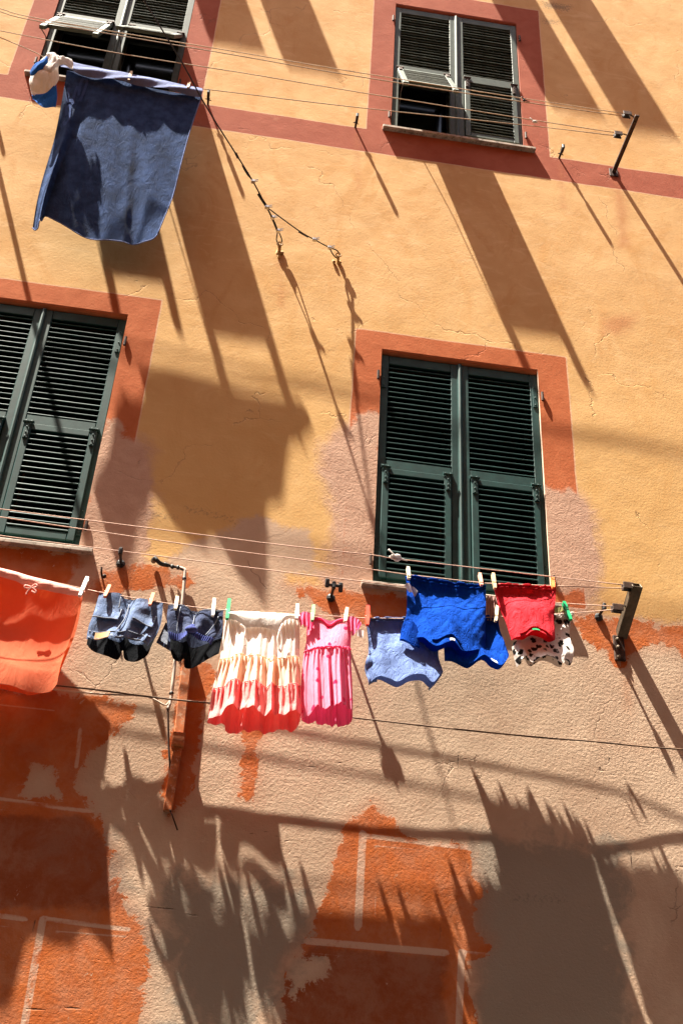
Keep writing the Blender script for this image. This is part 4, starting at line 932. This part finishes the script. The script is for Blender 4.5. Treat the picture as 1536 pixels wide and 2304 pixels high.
skp.hem('waist_seam', [(0, .01), (1, .01)], .004, MAT['ruffle'], dr, off=.010, n=40)

# --- shirts hung by the hem
z7 = lambda pts: zz(pts, 780, 1200, .4922)
def shirt(name, T, B, L, R, k, mat, label, seed, gap=.04, lean=.20, nu=64, nv=56, amp=1.0, backB=None, drape=.02, cat='shirt', extra=None):
    c0_ = z7([T[len(T) // 2]])[0]; o = empty(name, P(*c0_, k(c0_[0]) if callable(k) else k), label, cat)
    def f(u, v):
        a = lean * v ** 1.4 * (.35 + .65 * bell(u)) - .06 * ss(v, 0, .16) * ss(.55 - v, 0, .4) * bell(u)
        a = a + amp * (.022 * np.sin(8 * u + 3 * v + seed + 1.5 * np.sin(5 * u)) * ss(v, .1, .5) * (1 - .6 * ss(v, .6, 1)) + .018 * wave(u * 8 + 2 * v, v * 5 - 3 * u, seed, 8, .6, 2) * (.2 + v) + .010 * wave(u * 18 - 6 * v, v * 12 + 5 * u, seed + 1, 9, .7, 2) * (.3 + v))
        sp = np.abs(wave(u * 30, u * 0 + seed, seed + 5, 7, .6, 2.4)) ** .7
        a = a - .080 * sp * ss(v, .13, .0) + .012 * wave(u * 34 + 10 * v, v * 20, seed + 7, 10, .6, 1.6) * ss(v, .0, .3)
        if extra: a = a + extra(u, v)
        return a
    c = Cloth(z7(T), z7(B), z7(L), z7(R), k, f)
    part('front', c, mat, o, nu=nu, nv=nv)
    bk = Cloth(z7(T), z7(backB or B), z7(L), z7(R), k, lambda u, v: f(u, v) * .75 - gap * bell(u) * ss(v, 0, .5) - drape * v * bell(u))
    part('back', bk, mat, o, nu=nu // 2, nv=nv // 2)
    c.hem('hem', [(0, 0), (.5, 0), (1, 0)], .007, mat, o, off=.006, n=30); c.hem('hem', [(0, .045), (.5, .045), (1, .045)], .003, mat, o, off=.008, n=40)
    return o, c
o, c = shirt('shirt', [(85, 388), (180, 384), (270, 384), (360, 392), (430, 398)], [(100, 700), (135, 685), (180, 705), (215, 722), (270, 695), (330, 690), (372, 722), (405, 685), (432, 652)], [(85, 388), (96, 480), (98, 560), (84, 605), (100, 700)], [(430, 398), (420, 500), (416, 575), (432, 652)], lambda px: .34, MAT['sky'],
             'pale blue shirt hanging left of the front royal blue one', 91, lean=.23, backB=[(100, 700), (140, 688), (215, 727), (272, 702), (330, 698), (372, 727), (432, 655)])
part('sleeve', Cloth(z7([(97, 555), (110, 575), (122, 600)]), z7([(100, 698), (118, 690), (138, 684)]), z7([(97, 555), (82, 605), (92, 660), (100, 698)]), z7([(122, 600), (130, 640), (138, 684)]), .39, lambda u, v: .03 * bell(u) + .02 * np.sin(9 * v)), MAT['sky'], o, nu=14, nv=16)
part('sleeve', Cloth(z7([(398, 570), (416, 575)]), z7([(372, 722), (400, 695), (433, 650)]), z7([(398, 570), (385, 640), (372, 722)]), z7([(416, 575), (420, 610), (433, 650)]), .39, lambda u, v: .03 * bell(u)), MAT['sky'], o, nu=14, nv=16)
part('care_label', Cloth([(800, 1414), (818, 1418)], [(803, 1432), (817, 1434)], [(800, 1414), (803, 1432)], [(818, 1418), (817, 1434)], .345, lambda u, v: .01 * np.sin(6 * u)), MAT['tagw'], o, nu=6, nv=6)
o, c = shirt('shirt', [(430, 384), (560, 382), (640, 378), (690, 377)], [(440, 598), (480, 605), (540, 638), (600, 600), (640, 630), (680, 645), (712, 610), (728, 575)], [(430, 384), (436, 500), (440, 598)], [(690, 377), (697, 450), (712, 520), (728, 575)], lambda px: .30, MAT['royal'],
             'royal blue shirt partly hidden behind the front blue shirt', 93, lean=.22)
part('sleeve', Cloth(z7([(632, 460), (645, 470)]), z7([(628, 548), (640, 552), (648, 545)]), z7([(632, 460), (628, 548)]), z7([(645, 470), (648, 545)]), .36, lambda u, v: .02 * bell(u)), MAT['royal'], o, nu=8, nv=12)
part('neck_label', c, MAT['tagw'], o, u0=.62, u1=.70, v0=.93, v1=.985, nu=4, nv=3, off=.008)
kB = lambda px: np.interp(px, [900, 1085, 1113, 1243, 1400], [.285, .315, .345, .40, .43])
o, c = shirt('shirt', [(272, 192), (360, 203), (440, 214), (540, 228), (636, 235)], [(243, 490), (290, 515), (330, 523), (355, 555), (390, 572), (455, 550), (500, 588), (535, 584), (580, 568), (622, 553)], [(272, 192), (271, 300), (266, 390), (248, 440), (243, 490)], [(636, 235), (630, 350), (626, 450), (622, 553)], kB, MAT['royal'],
             'royal blue shirt in front, hung from the rope above the others', 95, lean=.26, nu=90, nv=80)
slv = Cloth(z7([(266, 388), (290, 392), (318, 420)]), z7([(240, 492), (288, 518), (332, 527)]), z7([(266, 388), (250, 435), (240, 492)]), z7([(318, 420), (330, 470), (332, 527)]), .46, lambda u, v: .04 * bell(u) * v + .015 * wave(u * 9, v * 6, 195, 8, .6, 2))
part('sleeve', slv, MAT['royal'], o, nu=24, nv=24); slv.hem('sleeve_hem', [(0, .93), (.5, .94), (1, .93)], .003, MAT['royal'], o, off=.008, n=20)
c.hem('neckline', [(.33, .94), (.44, .90), (.56, .90), (.68, .945)], .006, MAT['royal'], o, off=.010, n=24)
lb = Cloth(z7([(262, 240), (290, 228), (305, 250)]), z7([(285, 270), (310, 285), (322, 268)]), z7([(262, 240), (285, 270)]), z7([(305, 250), (322, 268)]), .335, lambda u, v: .03 * np.sin(7 * u))
part('care_label', lb, MAT['tagw'], o, nu=10, nv=6)
part('neck_label', c, MAT['tagw'], o, u0=.53, u1=.585, v0=.955, v1=.99, nu=4, nv=3, off=.008)
o, c = shirt('shirt', [(668, 240), (720, 230), (800, 234), (860, 238), (955, 243)], [(745, 500), (790, 505), (830, 484), (870, 494), (910, 513), (942, 500)], [(668, 240), (690, 330), (722, 410), (745, 500)], [(955, 243), (950, 330), (944, 400), (942, 500)], kB, MAT['red'],
             'red shirt hanging in front of the white patterned one', 97, lean=.20, nu=70, nv=70, amp=1.2)
c.hem('neckline', [(.12, .96), (.35, .93), (.62, .93), (.88, .96)], .005, MAT['red'], o, off=.010, n=24)
part('neck_label', c, MAT['pgreen'], o, u0=.40, u1=.56, v0=.965, v1=.995, nu=5, nv=3, off=.008)
o, c = shirt('shirt', [(775, 392), (890, 380), (960, 372), (1036, 362)], [(775, 612), (800, 590), (822, 626), (865, 604), (900, 604), (962, 630), (975, 606), (1000, 620), (1015, 612)], [(775, 392), (785, 470), (752, 520), (775, 612)], [(1036, 362), (1020, 420), (1014, 480), (1028, 545), (1015, 612)], lambda px: .33, MAT['blots'],
             'white shirt with black blotches, lowest behind the red shirt', 99, lean=.20)
part('sleeve', Cloth(z7([(752, 518), (775, 530)]), z7([(775, 612), (790, 602), (798, 590)]), z7([(752, 518), (762, 565), (775, 612)]), z7([(775, 530), (790, 560), (798, 590)]), .38, lambda u, v: .02 * bell(u)), MAT['blots'], o, nu=10, nv=12)
# slips of clothing seen between the shirts
sl_ = Cloth(z7([(640, 285), (665, 288), (690, 292)]), z7([(640, 400), (665, 402), (690, 400)]), z7([(640, 285), (640, 400)]), z7([(690, 292), (690, 400)]), .285, lambda u, v: .015 * np.sin(22 * u))
m = sl_.mesh(MB(), nu=20, nv=14); tag(m.build('rag', MAT['stripe'], smooth=True, fix=False, loc=P(1105, 1345, .285)), 'dusty pink rag seen in the gap between the blue and red shirts', 'rag')
sl_ = Cloth(z7([(930, 345), (975, 335), (985, 345)]), z7([(935, 365), (960, 362), (985, 358)]), z7([(930, 345), (935, 365)]), z7([(985, 345), (985, 358)]), .24, lambda u, v: .02 * np.sin(8 * u))
m = sl_.mesh(MB(), nu=12, nv=8); tag(m.build('rag', MAT['olive'], smooth=True, fix=False, loc=P(1255, 1370, .24)), 'olive scrap of cloth beside the tilted green peg', 'rag')
# white knots on the lines
def knot(px, py, k, r, label, mat='tagw'):
    c = P(px, py, k); m = MB()
    for i in range(5): m.ball(c + np.array([random.uniform(-1, 1) * r, random.uniform(-.5, .5) * r, random.uniform(-.8, .8) * r * .6]), r * random.uniform(.5, .9), (1.2, .8, .7), 8, 5)
    m.tube(smooth_path([c, c + np.array([-r * 1.2, -.01, r * .9]), c + np.array([-r * 2.2, -.008, r * 2.0])], 3), r * .22, 5); m.tube(smooth_path([c, c + np.array([r * 1.6, 0, -r * .2]), c + np.array([r * 2.8, 0, -r * .5])], 3), [r * .4, r * .35, r * .3, r * .25, r * .2, r * .15, r * .1][:7], 5)
    tag(m.build('rope_knot', MAT[mat], smooth=True, loc=c), label, 'knot')
knot(892, 1255, .41, .022, 'white cloth knot on the topmost lower rope in front of the shutter'); knot(1200, 274, .625, .014, 'white rope knot in front of the upper right window trim'); knot(1180, 226, .92, .013, 'dark rope knot on the topmost ropes by the upper right window', 'blackp')

# --- pegs
PEG = {}
def peg(x0_, y0_, x1_, y1_, k, mat, label, wd=.018):
    a = P(x0_, y0_, k - .045); b = P(x1_, y1_, k + .045); c = (a + b) / 2; dd = Vector(b - a); L = dd.length
    z_ = dd.normalized(); y_ = Vector((0, 1, 0)); y_ = (y_ - z_ * y_.dot(z_)).normalized(); x_ = y_.cross(z_)
    Rm = Matrix((x_, y_, z_)).transposed()
    o = empty('clothes_peg', c, label, 'clothes peg', 'clothes pegs gripping the washing')
    for sgn in (-1, 1):
        key = (mat, sgn)
        if key not in PEG:
            v = []; h = .5; f = []
            for i, (t, g_, wv) in enumerate(((-.5, .42, .9), (-.25, .30, 1.0), (.0, .10, 1.0), (.12, .10, 1.0), (.30, .16, .95), (.5, .03, .75))):
                for (xx, yy) in ((-wv / 2, g_ * .0 + g_ * .55), (wv / 2, g_ * .55), (wv / 2, g_ * .55 + .42), (-wv / 2, g_ * .55 + .42)): v.append((xx * .20, sgn * yy * .22, t))
            for i in range(5):
                for j in range(4): f.append((i * 4 + j, i * 4 + (j + 1) % 4, i * 4 + 4 + (j + 1) % 4, i * 4 + 4 + j))
            f += [(0, 1, 2, 3), (23, 22, 21, 20)]
            PEG[key] = MB().add(v, f).build('prong', MAT[mat]).data
            bpy.data.objects.remove(bpy.data.objects[[x.name for x in bpy.data.objects if x.data == PEG[key]][0]])
        p = bpy.data.objects.new('prong', PEG[key]); COL.objects.link(p); p.parent = o
        p.rotation_euler = Rm.to_euler(); p.scale = (wd / .20 , wd / .20 * .9, L)
    m = MB(); th = np.linspace(0, 6.283 * 2, 14); cc = a + (b - a) * .56
    m.tube([cc + np.array([(i / 13 - .5) * wd, math.sin(t) * .007, math.cos(t) * .007]) for i, t in enumerate(th)], .0016, 4); m.build('spring', MAT['steel'], o)
peg(296, 163, 290, 181, .60, 'pwood', 'pale wooden peg in the middle of the big blue towel'); peg(426, 188, 423, 198, .60, 'pwood', 'pale wooden peg near the right corner of the big blue towel')
peg(197, 1301, 180, 1341, .27, 'pwhite', 'white tilted peg at the corner of the salmon garment', .020)
peg(247, 1319, 236, 1343, .365, 'porange', 'left orange peg on the light denim shorts'); peg(345, 1337, 337, 1362, .37, 'porange', 'right orange peg on the light denim shorts')
peg(399, 1345, 395, 1371, .375, 'pcream', 'cream peg on the left leg of the dark navy shorts'); peg(482, 1349, 479, 1386, .36, 'pwhite', 'white peg on the right leg of the dark navy shorts')
peg(516, 1350, 511, 1393, .37, 'pgreen', 'dark green peg on the left end of the tiered skirt', .02); peg(669, 1362, 667, 1393, .38, 'pwhite', 'white peg on the right end of the tiered skirt')
peg(705, 1364, 702, 1397, .385, 'plgreen', 'pale green peg on the left shoulder of the pink dress'); peg(780, 1370, 776, 1399, .385, 'pcream', 'cream peg on the right shoulder of the pink dress')
peg(827, 1364, 826, 1407, .365, 'pred', 'red peg on the corner of the pale blue shirt', .02)
peg(917, 1278, 920, 1302, .34, 'pcream', 'cream peg on the left corner of the front blue shirt'); peg(1078, 1292, 1083, 1317, .35, 'ppink', 'salmon peg on the right corner of the front blue shirt')
peg(1108, 1292, 1113, 1324, .37, 'pwood', 'wooden peg on the left corner of the red shirt'); peg(1242, 1301, 1244, 1323, .42, 'porange', 'orange peg on the right corner of the red shirt')
peg(1117, 1364, 1114, 1398, .32, 'pcream', 'cream peg on the hidden blue shirt, under the gap'); peg(1267, 1356, 1283, 1395, .36, 'pgreen', 'green tilted peg on the white blotched shirt', .02)
